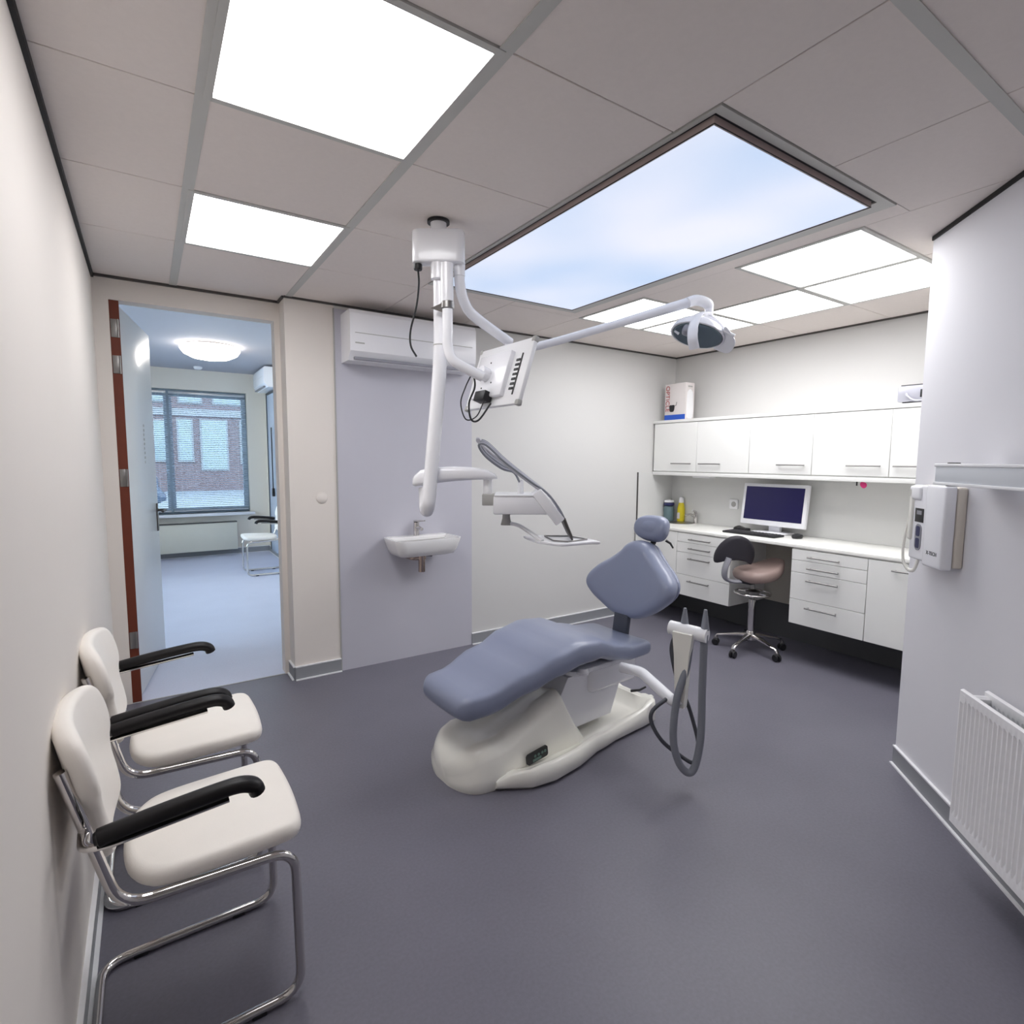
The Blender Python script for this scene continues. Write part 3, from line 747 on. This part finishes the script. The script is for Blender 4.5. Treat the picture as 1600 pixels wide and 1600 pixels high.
for x in (.20, -.20):
    for y in (.14, -.14): b.box((x*1.02, y*1.02, 0), (.026, .026, .026), .006)
b.build('corner_bumper', GREYP, pm)
b = P(); b.cyl((.05, -.005, -.075), (.05, -.005, -.03), .032, 20); b.lathe([(.0, -.08), (.012, -.08), (.014, -.074), (0, -.074)], (.05, -.005, 0)); b.build('swivel_mount', LACQ, pm)
b = P(); b.box((.03, -.112, -.038), (.085, .045, .045), .004); b.build('connector_block', BLKP, pm)
b = P()
for x, y in ((.045, .055), (.10, .0), (.0, -.045), (.07, -.065)): b.cyl((x, y, -.037), (x, y, -.034), .004, 8)
b.build('screws', BLKP, pm)
for nm, pts, r in (('signal_cable', [(1.19, 2.121, 1.825), (1.165, 2.131, 1.769), (1.145, 2.136, 1.701), (1.17, 2.136, 1.633), (1.22, 2.129, 1.649), (1.262, 2.135, 1.721)], .0028),
                   ('power_cable', [(1.197, 2.116, 1.825), (1.199, 2.109, 1.77), (1.175, 2.117, 1.701), (1.179, 2.106, 1.632), (1.217, 2.105, 1.631), (1.28, 2.110, 1.705)], .0042)):
    b = W(pm); b.tube(cr(pts, 8), r, 8); b.build(nm, BLKP, pm)

# operating light
ol_ = thing('operating_light', 'white dental operating lamp on long arm below the ceiling lights', 'lamp', (2.36, 1.86, 2.10))
b = W(ol_); b.tube([(1.44, 2.255, 1.992), (1.51, 2.225, 1.982)], [.024, .024], 16); b.tube(cr([(1.468, 2.244, 1.984), (1.59, 2.19, 2.001), (1.945, 2.041, 2.121), (2.309, 1.887, 2.25)], 6), [.019]*13+[.021, .022, .023, .024, .025, .025], 18); b.build('lamp_arm', LACQ, ol_)
b = W(ol_); b.tube(cr([(2.285, 1.884, 2.242), (2.336, 1.87, 2.260), (2.398, 1.853, 2.250), (2.412, 1.848, 2.222)], 5), [.026]*10+[.026, .026, .025, .024, .022, .020], 16); b.cyl((2.408, 1.848, 2.19), (2.41, 1.848, 2.226), .020); b.build('elbow', LACQ, ol_)
# yoke and head, head faces down towards the chair
b = W(ol_); b.tube(cr([(2.402, 1.845, 2.197), (2.31, 1.83, 2.178), (2.235, 1.80, 2.11), (2.212, 1.785, 2.045), (2.235, 1.79, 1.998)], 7), .021, 12, flat=(.45, 1.2)); b.build('yoke', LACQ, ol_)
b = W(ol_); b.tube(cr([(2.385, 1.856, 2.190), (2.413, 1.834, 2.178), (2.432, 1.80, 2.143), (2.436, 1.775, 2.11)], 6), .017, 10, flat=(.5, 1.2)); b.build('rear_yoke', LACQ, ol_)
az = Vector((.42, .12, .90)).normalized(); ax = (Vector((.83, -.55, 0))-az*az.dot(Vector((.83, -.55, 0)))).normalized()
LH = frame(ax, az.cross(ax), (2.335, 1.855, 2.085))
def dome(r0, r1, h, cx, n=28):
    rg = []
    for k in range(9):
        a = PI/2*k/8
        rg.append([Vector((cx+r0*math.cos(a)*math.cos(q), r1*math.cos(a)*math.sin(q), h*math.sin(a))) for q in [2*PI*j/n for j in range(n)]])
    return rg
b = W(ol_); b.M = b.M @ LH
outer = dome(.135, .105, .085, .0); inner = [[p*.93-Vector((0, 0, .002)) for p in r] for r in outer]
b.loft(list(reversed(inner))+outer, cap=False); b.build('reflector_shell', LACQ, ol_, 60)
b = W(ol_); b.M = b.M @ LH; b.cushion([(p.x*.9, p.y*.9) for p in outer[0]], .012, .005, lambda x, y, w: (x, y, -.006+w)); b.build('reflector_glass', mat('reflector_glass', (120, 136, 142), .1, .6), ol_)
b = W(ol_); b.M = b.M @ LH; b.box((-.05, -.06, -.03), (.075, .05, .05), .018, 3); b.build('bulb_housing', GREYM, ol_)
b = W(ol_); b.M = b.M @ LH
b.cushion(smooth_outline([(.10, -.09), (.17, -.06), (.185, .0), (.17, .06), (.10, .09), (.13, 0)], 4), .008, .003, lambda x, y, w: (x, y, .02+w-1.2*(x-.10)**1.0*.45)); b.build('front_visor', LACQ, ol_)
b = W(ol_); b.tube(cr([(2.362, 1.79, 2.133), (2.388, 1.745, 2.097), (2.416, 1.699, 2.065)], 4), .008, 10); b.build('handle', WHITE, ol_)
b = W(ol_); b.tube([(2.25, 1.90, 2.09), (2.235, 1.915, 2.105)], [.007, .005], 8); b.build('handle', WHITE, ol_)

# ---------------------------------------------------------------- wash basin
wb = thing('wash_basin', 'small white wall-hung wash basin on the grey panel', 'wash basin', (1.605, YB-.003, .91))
def brect(w, d, r, z, y0=0): return [(a, bb, z) for a, bb in rrect(w, d, r, 7, 0, y0)]
b = MB()
b.loft([brect(.34, .20, .04, -.125, -.115), brect(.41, .255, .05, -.112, -.138), brect(.45, .283, .06, -.075, -.148), brect(.478, .293, .06, -.035, -.150), brect(.495, .30, .06, -.004, -.151), brect(.493, .298, .058, 0, -.151),
        brect(.463, .270, .05, 0, -.151), brect(.455, .262, .05, -.006, -.151), brect(.40, .19, .06, -.06, -.165), brect(.30, .12, .05, -.075, -.165), brect(.05, .04, .018, -.078, -.165)])
b.build('bowl', CERAM, wb, 50)
b = MB(); b.bb(-.225, .225, -.07, -.006, -.03, -.0015, .004); b.build('tap_ledge', CERAM, wb)
tp = MB(); tp.cyl((0, -.04, -.002), (0, -.04, .095), .021, 20); tp.tube([(0, -.04, .055), (0, -.10, .062), (0, -.135, .055)], [.014, .013, .012], 14)
tp = tp.build('tap', CHROME, wb)
b = MB(); b.tube([(0, -.03, .102), (.0, -.06, .106), (.03, -.12, .112)], [.02, .016, .008], 12, flat=(.5, 1)); b.build('tap_lever', CHROME, tp)
b = MB(); b.cyl((-.0, -.13, -.25), (0, -.13, -.125), .024, 18); b.lathe([(.032, -.16), (.032, -.13), (.028, -.125)], (0, -.13, 0)); b.tube(fillet([(0, -.13, -.15), (-.07, -.13, -.15), (-.07, 0, -.15)], .03), .015, 12); b.build('trap', RADB, wb)
b = MB(); b.cyl((.07, 0, -.145), (.07, -.06, -.145), .012, 12); b.cyl((.07, -.05, -.145), (.07, -.05, -.115), .008, 8); b.tube([(.07, -.06, -.15), (.11, -.07, -.152)], .008, 8); b.build('stop_valve', BLKP, wb)
o = MB(); o.M = frame((1, 0, 0), (0, 0, 1), (0, 0, 0)); o.lathe([(.0, .008), (.030, .008), (.036, .004), (.038, 0)], n=32)
o = o.build('blank_cover_plate', WALLW); o.location = (.957, YB, 1.20); tag(o, 'round blank cover plate on the wall pier by the doorway', 'cover plate')

# ---------------------------------------------------------------- counter run
XF = 3.88; ZB = .29; ZT = .842
def bar(M, L, name, parent, m=STEEL):
    b = MB(M); b.cyl((-L/2, 0, .028), (L/2, 0, .028), .0055, 10)
    for s in (-1, 1): b.cyl((s*(L/2-.015), 0, 0), (s*(L/2-.015), 0, .028), .0045, 8)
    return b.build(name, m, parent)
def front(t, y0, y1, z0, z1, nm, hy, hz, L=.215):
    """cabinet front facing -x; t at (XF,.,.)"""
    ox, oy, oz = t.location
    b = W(t); b.bb(XF-.018, XF, y0+.0015, y1-.0015, z0+.0015, z1-.0015, .0015, 1); f = b.build(nm, LAM, t)
    M = Matrix.Translation((-ox, -oy, -oz)) @ frame((0, 1, 0), (0, 0, 1), (XF-.018, hy, hz))
    M = Matrix.Translation((-ox, -oy, -oz)) @ Matrix(((0, 0, -1, XF-.018), (1, 0, 0, hy), (0, 1, 0, hz), (0, 0, 0, 1)))
    bar(M, L, 'handle', f)
for (y0, y1, lab) in ((2.665, 3.205, 'drawer base unit left of the knee space, behind the headrest'), (1.662, 2.168, 'drawer base unit right of the knee space, behind the stool')):
    t = thing('drawer_unit', lab, 'drawer cabinet', (XF, (y0+y1)/2, ZB), 0, 'white drawer units')
    b = W(t); b.bb(XF, XR-.002, y0+.001, y1-.001, ZB, ZT); b.build('carcass', LAM, t)
    hy = (y0+y1)/2
    for z0, z1 in ((.756, .835), (.668, .756), (.472, .668), (ZB, .472)):
        front(t, y0, y1, z0, z1, 'drawer', hy+.02, z1-.047)
t = thing('sink_base_unit', 'white base cupboard in the corner under the round sink', 'cabinet', (XF, 3.46, ZB))
b = W(t); b.bb(XF, XR-.002, 3.206, YB-.02, ZB, ZT); b.build('carcass', LAM, t)
front(t, 3.206, YB-.02, ZB, .835, 'door', 3.36, .80, .12)
t = thing('base_cupboard', 'white one-door base cupboard half hidden behind the X-ray control', 'cabinet', (XF, 1.39, ZB))
b = W(t); b.bb(XF, XR-.002, 1.105, 1.661, ZB, ZT); b.build('carcass', LAM, t)
front(t, 1.13, 1.661, ZB, .835, 'door', 1.43, .785, .17)
b = MB(); b.bb(XR-.03, XR, 2.169, 2.664, ZB, ZT); tag(b.build('knee_space_panel', KNEE), 'beige back panel of the knee space under the worktop', 'panel')
wt = thing('worktop', 'long white worktop over the base cabinets', 'worktop', (4.1, 2.4, .845))
b = W(wt); b.bb(3.858, XR-.014, 1.105, YB-.014, .843, .867, .003); b.build('slab', WTOP, wt)
b = MB(); b.bb(XR-.012, XR, 1.101, YB, .867, 1.32); b.bb(3.89, XR, YB-.012, YB, .86, 1.345); struct(b.build('wall_splash', SPLASH))
b = MB(); b.bb(3.884, 3.89, YB-.014, YB, .86, 1.347); struct(b.build('trim_9', GUN))
# wall cupboards
XU = 4.10
ed = [3.70, 3.205, 2.69, 2.18, 1.67, 1.12]
labs = ['wall cupboard in the far corner under the carton box', 'second wall cupboard from the far corner, handle at its left', 'middle wall cupboard above the computer monitor', 'wall cupboard above the right drawer unit, pink tag below', 'rightmost wall cupboard, under the silver radio']
hys = [3.36, 3.055, 2.33, 1.82, 1.53]
for k in range(5):
    y1, y0 = ed[k], ed[k+1]
    t = thing('wall_cupboard', labs[k], 'cabinet', (XU, (y0+y1)/2, 1.355), 0, 'white wall cupboards')
    b = W(t); b.bb(XU, XR-.002, y0, y1, 1.355, 1.805); b.build('carcass', LAM, t)
    b = W(t); b.bb(XU-.018, XU, y0+.0015, y1-.0015, 1.360, 1.803, .0015, 1); f = b.build('door', LAM, t)
    ox, oy, oz = t.location
    bar(Matrix.Translation((-ox, -oy, -oz)) @ Matrix(((0, 0, -1, XU-.018), (1, 0, 0, hys[k]), (0, 1, 0, 1.432), (0, 0, 0, 1))), .215, 'handle', f)
b = MB(); b.bb(XU-.022, XR, 1.105, YB-.002, 1.808, 1.835, .002); tag(b.build('cupboard_top_board', LAM), 'long white board on top of the wall cupboards', 'board')
b = MB(); b.bb(XU-.022, XR-.013, 1.105, YB-.013, 1.322, 1.354, .002); tag(b.build('light_pelmet', LAM), 'long white pelmet board below the wall cupboards', 'board')
o = MB(); o.bb(-.05, .05, -.09, .09, -.016, 0, .005); o = o.build('under_cupboard_spot', WHITE); o.location = (4.18, 3.19, 1.322); tag(o, 'small white spotlight strip under the corner cupboard', 'lamp')
pk = thing('pink_tag', 'small pink tag hanging under the pelmet board', 'tag', (4.105, 1.84, 1.322))
b = MB(); b.cushion(smooth_outline([(0, 0), (.025, -.008), (.03, -.03), (.012, -.045), (-.008, -.03), (-.012, -.01)], 3), .008, .003, lambda a, c, w: (w, -a, c)); b.build('tag', PINK, pk)
b = MB(); b.bb(0, .006, .03, .037, -.028, 0); b.build('clip', BLKP, pk)
# carton on top of cupboards
cb = thing('carton_box', 'white carton with red vertical lettering on top of wall cupboards', 'box', (4.13, 3.505, 1.8355))
b = MB(); b.bb(0, .12, -.12, .12, 0, .335, .002); b.build('box', CARD, cb)
b = MB(); b.bb(-.002, .0, -.119, .119, 0.001, .05); b.build('blue_band', BLUE, cb)
mfx = frame((0, 0, -1), (0, -1, 0), (-.0015, .085, .195))
text('red_lettering', 'OPTICLE', .062, RED, cb, Matrix(((0, 0, -1, -.0018), (0, -1, 0, .088), (-1, 0, 0, .20), (0, 0, 0, 1))) @ Matrix.Scale(1, 4))
b = MB(frame((0, -1, 0), (0, 0, 1), (-.001, .035, .115))); b.prism(smooth_outline([(-.028, .02), (0, .024), (.03, .02), (.024, -.03), (0, -.038), (-.022, -.03)], 3), -.001, .002); b.tube([(.028, .015, 0), (.05, .02, 0), (.055, .05, 0)], .002, 6); b.build('cup_print', BLKP, cb)
b = MB(); b.prism(smooth_outline([(.02, .0), (.10, 0), (.10, .20), (.085, .235), (.06, .25), (.035, .235), (.02, .20)], 3), 0, .003, lambda a, c, z: (a, -.12-z, c+.026)); b.build('bottle_print', WHITE, cb)
b = MB(); b.bb(.03, .09, -.1215, -.12, .295, .308); b.build('grey_print', GREYP, cb)
# radio
ra = thing('portable_radio', 'silver portable radio on top of the cupboards at right', 'radio', (4.11, 1.50, 1.835))
b = MB(); b.bb(0, .19, -.19, .165, .012, .115, .012, 3); b.build('case', SILV, ra)
b = MB(); b.bb(.01, .18, -.18, .15, .115, .121, .003); b.build('lid', GUN, ra)
b = MB()
for y in (-.14, .12): b.bb(.02, .17, y-.02, y+.02, 0, .012)
b.build('foot', BLKP, ra)
b = MB(); b.bb(-.004, .002, -.12, .035, .035, .085, .004); b.build('display', BLKP, ra)
b = MB(); b.tube(fillet([(0, .11, .062), (-.025, .10, .05), (-.03, .06, .012), (-.03, -.12, .012), (-.025, -.16, .05), (0, -.17, .062)], .03), .007, 10); b.build('carry_handle', SILV, ra)

# things on the worktop
ZW = .867
mo = thing('computer_monitor', 'white framed computer monitor with dark blue screen on worktop', 'monitor', (4.26, 2.56, ZW))
MM = Matrix.Translation((0, 0, .235)) @ Matrix.Rotation(R(7), 4, 'Y')
b = MB(MM); b.box((0, 0, 0), (.04, .555, .345), .008); b.build('case', LACQ, mo)
b = MB(MM); b.box((-.0205, 0, .008), (.002, .50, .275)); b.build('screen', SCRN, mo)
b = MB(); b.bb(-.10, .09, -.13, .13, 0, .018, .006); b.bb(.015, .05, -.05, .05, .01, .2, .008); b.build('stand', LACQ, mo)
kb = thing('keyboard', 'black keyboard on the worktop in front of the monitor', 'keyboard', (4.07, 2.62, ZW), R(2))
b = MB(); b.bb(-.075, .075, -.225, .225, 0, .016, .005); b.build('case', BLKP, kb)
b = MB()
for i in range(5):
    for j in range(15): b.box((-.052+.026*i, -.196+.028*j, .017), (.020, .022, .006), .002, 1)
b.build('keys', mat('key_grey', (44, 42, 46), .5), kb, kind=None)
ms = MB(); ms.cushion([(.055*math.cos(a), .034*math.sin(a)) for a in [2*PI*k/24 for k in range(24)]], .03, .014, crown=.008)
ms = ms.build('computer_mouse', BLKP); ms.location = (4.17, 2.305, ZW); tag(ms, 'black computer mouse on the worktop right of the keyboard', 'mouse')
ph = thing('desk_holder', 'small black holder left of the monitor stand behind keyboard', 'holder', (4.19, 2.80, ZW))
b = MB(); b.bb(-.03, .04, -.06, .06, 0, .03, .008); b.build('base', BLKP, ph)
b = MB(); b.tube(cr([(-.02, .05, .03), (-.03, .0, .045), (-.02, -.05, .03)], 5), .006, 8); b.build('hook', GUN, ph)
wsk = thing('wall_socket', 'white wall socket on the splash panel left of the monitor', 'socket', (XR-.012, 3.0, 1.075))
b = MB(frame((0, -1, 0), (0, 0, 1), (0, 0, 0))); b.prism(rrect(.085, .085, .008), 0, .012, bev=.003); b.build('plate', WHITE, wsk)
b = MB(frame((0, -1, 0), (0, 0, 1), (0, 0, 0))); b.lathe([(.0, .0125), (.02, .0125), (.022, .014), (.024, .0125), (.024, .01)]); b.build('recess', GREYP, wsk)
# bottles and round sink
so = thing('soap_bottle', 'grey green soap bottle with white cap by the round sink', 'bottle', (4.27, 3.655, ZW))
b = MB(); b.lathe([(.0, 0), (.045, 0), (.05, .01), (.05, .12), (.045, .145), (.03, .155)]); b.build('bottle', TEAL, so)
b = MB(); b.lathe([(.034, .15), (.05, .155), (.052, .175), (.04, .185)]); b.build('collar', NAVY, so)
b = MB(); b.lathe([(.04, .18), (.048, .19), (.044, .205), (0, .212)]); b.build('cap', WHITE, so)
ye = thing('detergent_bottle', 'yellow detergent bottle with white cap by the round sink', 'bottle', (4.335, 3.56, ZW))
b = MB(); b.lathe([(.0, 0), (.033, 0), (.036, .01), (.036, .12), (.028, .16), (.02, .19)]); b.build('bottle', YEL, ye)
b = MB(); b.lathe([(.022, .185), (.024, .19), (.022, .23), (.018, .238), (0, .24)]); b.build('cap', WHITE, ye)
b = MB(frame((0, -1, 0), (0, 0, 1), (-.0365, 0, .06))); b.prism(rrect(.03, .06, .006), -.002, .001); b.build('label', CARD, ye)
rs_ = thing('round_sink', 'round steel sink set in the worktop corner', 'sink', (4.24, 3.49, ZW))
b = MB(); b.lathe([(.125, .0), (.125, .004), (.118, .005), (.108, .0045)], n=36); b.build('rim', STEEL, rs_)
b = MB(); b.lathe([(.110, .0008), (.10, .0012), (0, .0012)], n=36); b.build('bowl', GUN, rs_)
b = MB(); b.lathe([(.022, 0), (.022, .003), (.0, .003)]); b.build('drain', GUN, rs_)
ct = thing('kitchen_tap', 'small chrome tap beside the round sink', 'tap', (4.335, 3.385, ZW))
b = MB(); b.cyl((0, 0, 0), (0, 0, .10), .018, 16); b.tube([(0, 0, .06), (-.05, .02, .085), (-.10, .04, .08)], [.012, .011, .01], 12); b.build('body', CHROME, ct)
b = MB(); b.tube([(0, 0, .105), (-.02, 0, .115), (-.06, -.01, .125)], [.014, .011, .006], 10); b.build('lever', CHROME, ct)

# ---------------------------------------------------------------- saddle stool
st = thing('saddle_stool', 'saddle stool with black backrest and chrome star base at the counter', 'stool', (3.83, 2.44, 0), 0)
star = MB()
for k in range(5):
    a = R(258+72*k); ca, sa = math.cos(a), math.sin(a)
    star.tube([(.02*ca, .02*sa, .125), (.10*ca, .10*sa, .115), (.20*ca, .20*sa, .095), (.245*ca, .245*sa, .085), (.258*ca, .258*sa, .065)], [.026, .020, .015, .014, .012], 10, flat=(.7, 1.15))
star.lathe([(.034, .09), (.036, .10), (.034, .15), (.028, .16)]); star.build('star_base', CHROME, st)
for k in range(5):
    a = R(258+72*k); ca, sa = math.cos(a), math.sin(a)
    c = Vector((.255*ca, .255*sa, .027)); ax = Vector((-sa, ca, 0))
    b = MB()
    for s in (-1, 1): b.lathe([(.0, -.008), (.022, -.008), (.027, -.004), (.027, .004), (.022, .008), (0, .008)], c+ax*.014*s, 20, Matrix.Rotation(a, 4, 'Z') @ Matrix.Rotation(PI/2, 4, 'X'))
    w = b.build('caster', BLKP, st)
    b = MB(); b.box((c.x, c.y, .055), (.03, .022, .028), .006, M=Matrix.Rotation(a, 4, 'Z')); b.build('caster_fork', STEEL, w)
b = MB(); b.cyl((0, 0, .14), (0, 0, .40), .026, 20); b.cyl((0, 0, .39), (0, 0, .405), .029, 20); b.build('column', CHROME, st)
b = MB(); b.cyl((0, 0, .40), (0, 0, .58), .015, 14); b.lathe([(.03, .44), (.05, .447), (.05, .47), (.02, .485)]); b.build('piston', STEEL, st)
b = MB(); b.tube([(.128*math.cos(a), .128*math.sin(a), .455) for a in [2*PI*k/40 for k in range(40)]], .008, 10, closed=True)
for a in (0, PI/2, PI, 1.5*PI): b.cyl((.03*math.cos(a), .03*math.sin(a), .458), (.125*math.cos(a), .125*math.sin(a), .455), .005, 8)
b.build('foot_ring', CHROME, st)
b = MB(); b.bb(-.11, .06, -.05, .05, .535, .565, .01); b.build('tilt_mechanism', BLKP, st)
# saddle seat, faces the counter (+x)
fd = Vector((.94, -.34, 0)); sd_ = Vector((.34, .94, 0))
def sad(a, c, w):
    z = .585+w-.045*(1-(c/.19)**2)*.6+.055*max(0, a/.18)**2-.02*abs(c/.19)**3
    p = fd*a*.9+sd_*c*.86; return (p.x+.035, p.y-.02, z+.02*(a/.2))
b = MB(); b.cushion(smooth_outline([(-.17, -.05), (-.15, -.15), (-.06, -.195), (.06, -.18), (.15, -.13), (.20, -.06), (.205, 0), (.20, .06), (.15, .13), (.06, .18), (-.06, .195), (-.15, .15), (-.17, .05)], 4), .085, .04, sad, crown=.0); b.build('saddle_seat', TAUPE, st, 60)
b = MB(); b.tube(cr([(-.04, .02, .55), (-.13, .065, .545), (-.20, .10, .57), (-.215, .10, .64), (-.19, .085, .73)], 6), .027, 12, flat=(.55, 1.2)); b.build('back_bracket', GREYM, st)
def sb(a, w, d):
    n = Vector((.66, .75, 0)); s_ = Vector((.75, -.66, 0)); cu = .05*(a/.14)**2
    p = Vector((-.15, .05, .68))+s_*a+n*(d+cu); return (p.x+.05*w, p.y, p.z+w)
b = MB(); b.cushion(smooth_outline([(0, .03), (.07, .02), (.125, -.005), (.15, .05), (.14, .12), (.09, .185), (.02, .215), (-.05, .205), (-.11, .15), (-.145, .07), (-.14, .0), (-.07, .02)], 4), .055, .026, sb, crown=.008); b.build('backrest', BLKF, st, 60)

# ---------------------------------------------------------------- X-ray control, rail and radiator on the diagonal wall
MDG = Matrix(((DS.x, DN.x, 0, DC.x), (DS.y, DN.y, 0, DC.y), (0, 0, 1, 0), (0, 0, 0, 1)))
def DG(t):
    b = W(t); b.M = b.M @ MDG; return b
XS, XN = .088, .64
def DX(t):
    b = DG(t); b.M = b.M @ Matrix(((1, 0, 0, -XS), (0, XN, 0, 0), (0, 0, 1, -.004), (0, 0, 0, 1))); return b
def DXF(t, s, n, z):
    b = W(t); o = Vector(dg(s-XS, n*XN, z-.004)); b.M = b.M @ Matrix(((DS.x, 0, DN.x, o.x), (DS.y, 0, DN.y, o.y), (0, 1, 0, o.z), (0, 0, 0, 1))); return b
xr = thing('xray_control', 'white X-ray control box with handset on the angled wall', 'X-ray control', dg(.26, 0, 1.03), PI/4)
b = DX(xr); b.bb(.22, .50, 0, .055, 1.04, 1.365, .01, 3); b.build('back_case', mat('warm_white_case', (226, 218, 206), .45), xr)
b = DX(xr); b.bb(.355, .50, .056, .125, 1.03, 1.37, .012, 3); b.build('front_cover', LACQ, xr)
b = DX(xr); b.bb(.215, .354, .056, .105, 1.04, 1.365, .010, 3); cpn = b.build('control_panel', LACQ, xr)
b = DX(xr); b.bb(.255, .325, .105, .108, 1.205, 1.265, .002); b.build('display', BLKP, cpn)
b = DX(xr); b.bb(.272, .310, .108, .1095, 1.238, 1.255); b.build('digits', GREYM, cpn)
b = DXF(xr, .292, .105, 1.14); b.prism(rrect(.05, .115, .024), 0, .003); kp = b.build('keypad', GREYM, cpn)
b = DXF(xr, .292, .108, 1.14)
for z in (.026, -.026): b.prism(rrect(.03, .044, .008, 4, 0, z), 0, .002)
b.build('keys', NAVY, kp)
b = DX(xr); b.bb(.205, .24, .06, .118, 1.12, 1.355, .012, 3); b.build('handset', CREAM, xr)
b = DX(xr); b.bb(.205, .30, .06, .118, 1.30, 1.36, .012, 3); b.build('handset_cradle', WHITE, xr)
b = DX(xr)
coil = cr([(.21, .10, 1.24), (.19, .105, 1.17), (.178, .11, 1.09), (.185, .11, 1.02), (.215, .10, .985), (.255, .09, .99), (.275, .08, 1.045)], 14)
b.tube(coil, .0085, 10); b.build('coiled_cord', CREAM, xr)
b = DX(xr); b.cyl((.213, .085, 1.09), (.205, .088, 1.085), .006, 8); b.build('cord_socket', BLKP, xr)
q = dg(.43-XS, .1255*XN, 1.085)
tm = W(xr).M @ Matrix(((DS.x, 0, DN.x, q[0]), (DS.y, 0, DN.y, q[1]), (0, 1, 0, q[2]), (0, 0, 0, 1)))
text('maker_lettering', 'X-TECH', .022, BLKP, xr, tm)
rl = thing('xray_arm_rail', 'long white horizontal X-ray arm rail above the control box', 'rail', dg(.46, 0, 1.41), PI/4)
b = DG(rl); b.bb(.465, 1.75, .09, .15, 1.378, 1.450, .006); b.build('rail', mat('pale_grey_rail', (214, 218, 224), .35), rl)
b = DG(rl); b.bb(.465, 1.75, .085, .155, 1.374, 1.385, .003); b.bb(.465, 1.75, .085, .155, 1.444, 1.455, .003); b.build('rail_flange', WHITE, rl)
for s in (.56, 1.55):
    b = DG(rl); b.bb(s-.05, s+.05, 0, .09, 1.39, 1.44, .004); b.build('wall_bracket', WHITE, rl)
b = DG(rl); b.cyl((.53, .12, 1.455), (.53, .12, 1.459), .02, 14); b.cyl((.53, .12, 1.37), (.53, .12, 1.374), .02, 14); b.build('cover_screw', GUN, rl)
rd = thing('ribbed_radiator', 'white ribbed panel radiator on the angled wall at right', 'radiator', dg(1.2, 0, .14), PI/4)
S0, S1 = .69, 1.75
for nm, n0 in (('front_panel', .112), ('rear_panel', .035)):
    b = DG(rd); rings = []
    k = 46; prof = []
    zz = [(.148, 0), (.152, 1), (.185, 1), (.205, 2), (.600, 2), (.620, 1), (.648, 1), (.652, 0)]
    for z, lev in zz:
        ring = []
        for i in range(k*4+1):
            s = S0+(S1-S0)*i/(k*4); ph_ = i % 4
            dep = .012 if lev else .004
            if lev == 2: dep = .012-(.009 if ph_ in (2, 3) else 0.)
            ring.append((s, n0+dep, z))
        ring += [(S1, n0, z), (S0, n0, z)]
        rings.append(ring)
    b.loft(rings); b.build(nm, RADW, rd, 30)
b = DG(rd)
for i in range(34):
    s = S0+.06+(S1-S0-.12)*i/33
    b.bb(s-.0015, s+.0015, .05, .112, .20, .60)
b.build('convector_fins', mat('fin_grey', (120, 136, 140), .5), rd)
b = DG(rd); b.bb(S0+.01, S0+.04, .045, .115, .61, .635, .008); b.cyl((S0+.02, .035, .622), (S0+.02, .125, .622), .017, 12); b.build('top_connector', RADW, rd)
for s in (.9, 1.6):
    b = DG(rd); b.bb(s-.02, s+.02, 0, .036, .2, .6); b.build('wall_bracket', RADW, rd)

# ---------------------------------------------------------------- world, camera, view
w = bpy.data.worlds.new('World'); bpy.context.scene.world = w; w.use_nodes = True
bg = w.node_tree.nodes['Background']; bg.inputs[0].default_value = (.86, .92, 1.0, 1); bg.inputs[1].default_value = 8.0

cam = bpy.data.cameras.new('camera'); co = bpy.data.objects.new('camera', cam); C.objects.link(co)
cam.sensor_fit = 'HORIZONTAL'; cam.sensor_width = 36; cam.lens = 36*861.4/1600; cam.clip_start = .02; cam.clip_end = 100
yaw, pitch, roll = .5846, .0949, .0063
cy, sy, cp, sp, cr_, sr = math.cos(yaw), math.sin(yaw), math.cos(pitch), math.sin(pitch), math.cos(roll), math.sin(roll)
A = Matrix(((cy, -sy, 0), (0, 0, -1), (sy, cy, 0)))
Pm = Matrix(((1, 0, 0), (0, cp, -sp), (0, sp, cp)))
Rm = Matrix(((cr_, -sr, 0), (sr, cr_, 0), (0, 0, 1)))
Mx = Rm @ Pm @ A
rot = Matrix((Mx[0], -Mx[1], -Mx[2])).transposed()
co.matrix_world = Matrix.Translation((0, 0, 1.46)) @ rot.to_4x4()
sc = bpy.context.scene; sc.camera = co
sc.view_settings.view_transform = 'Standard'; sc.view_settings.look = 'None'; sc.view_settings.gamma = 1
sc.view_settings.use_curve_mapping = False; sc.view_settings.exposure = 0.06
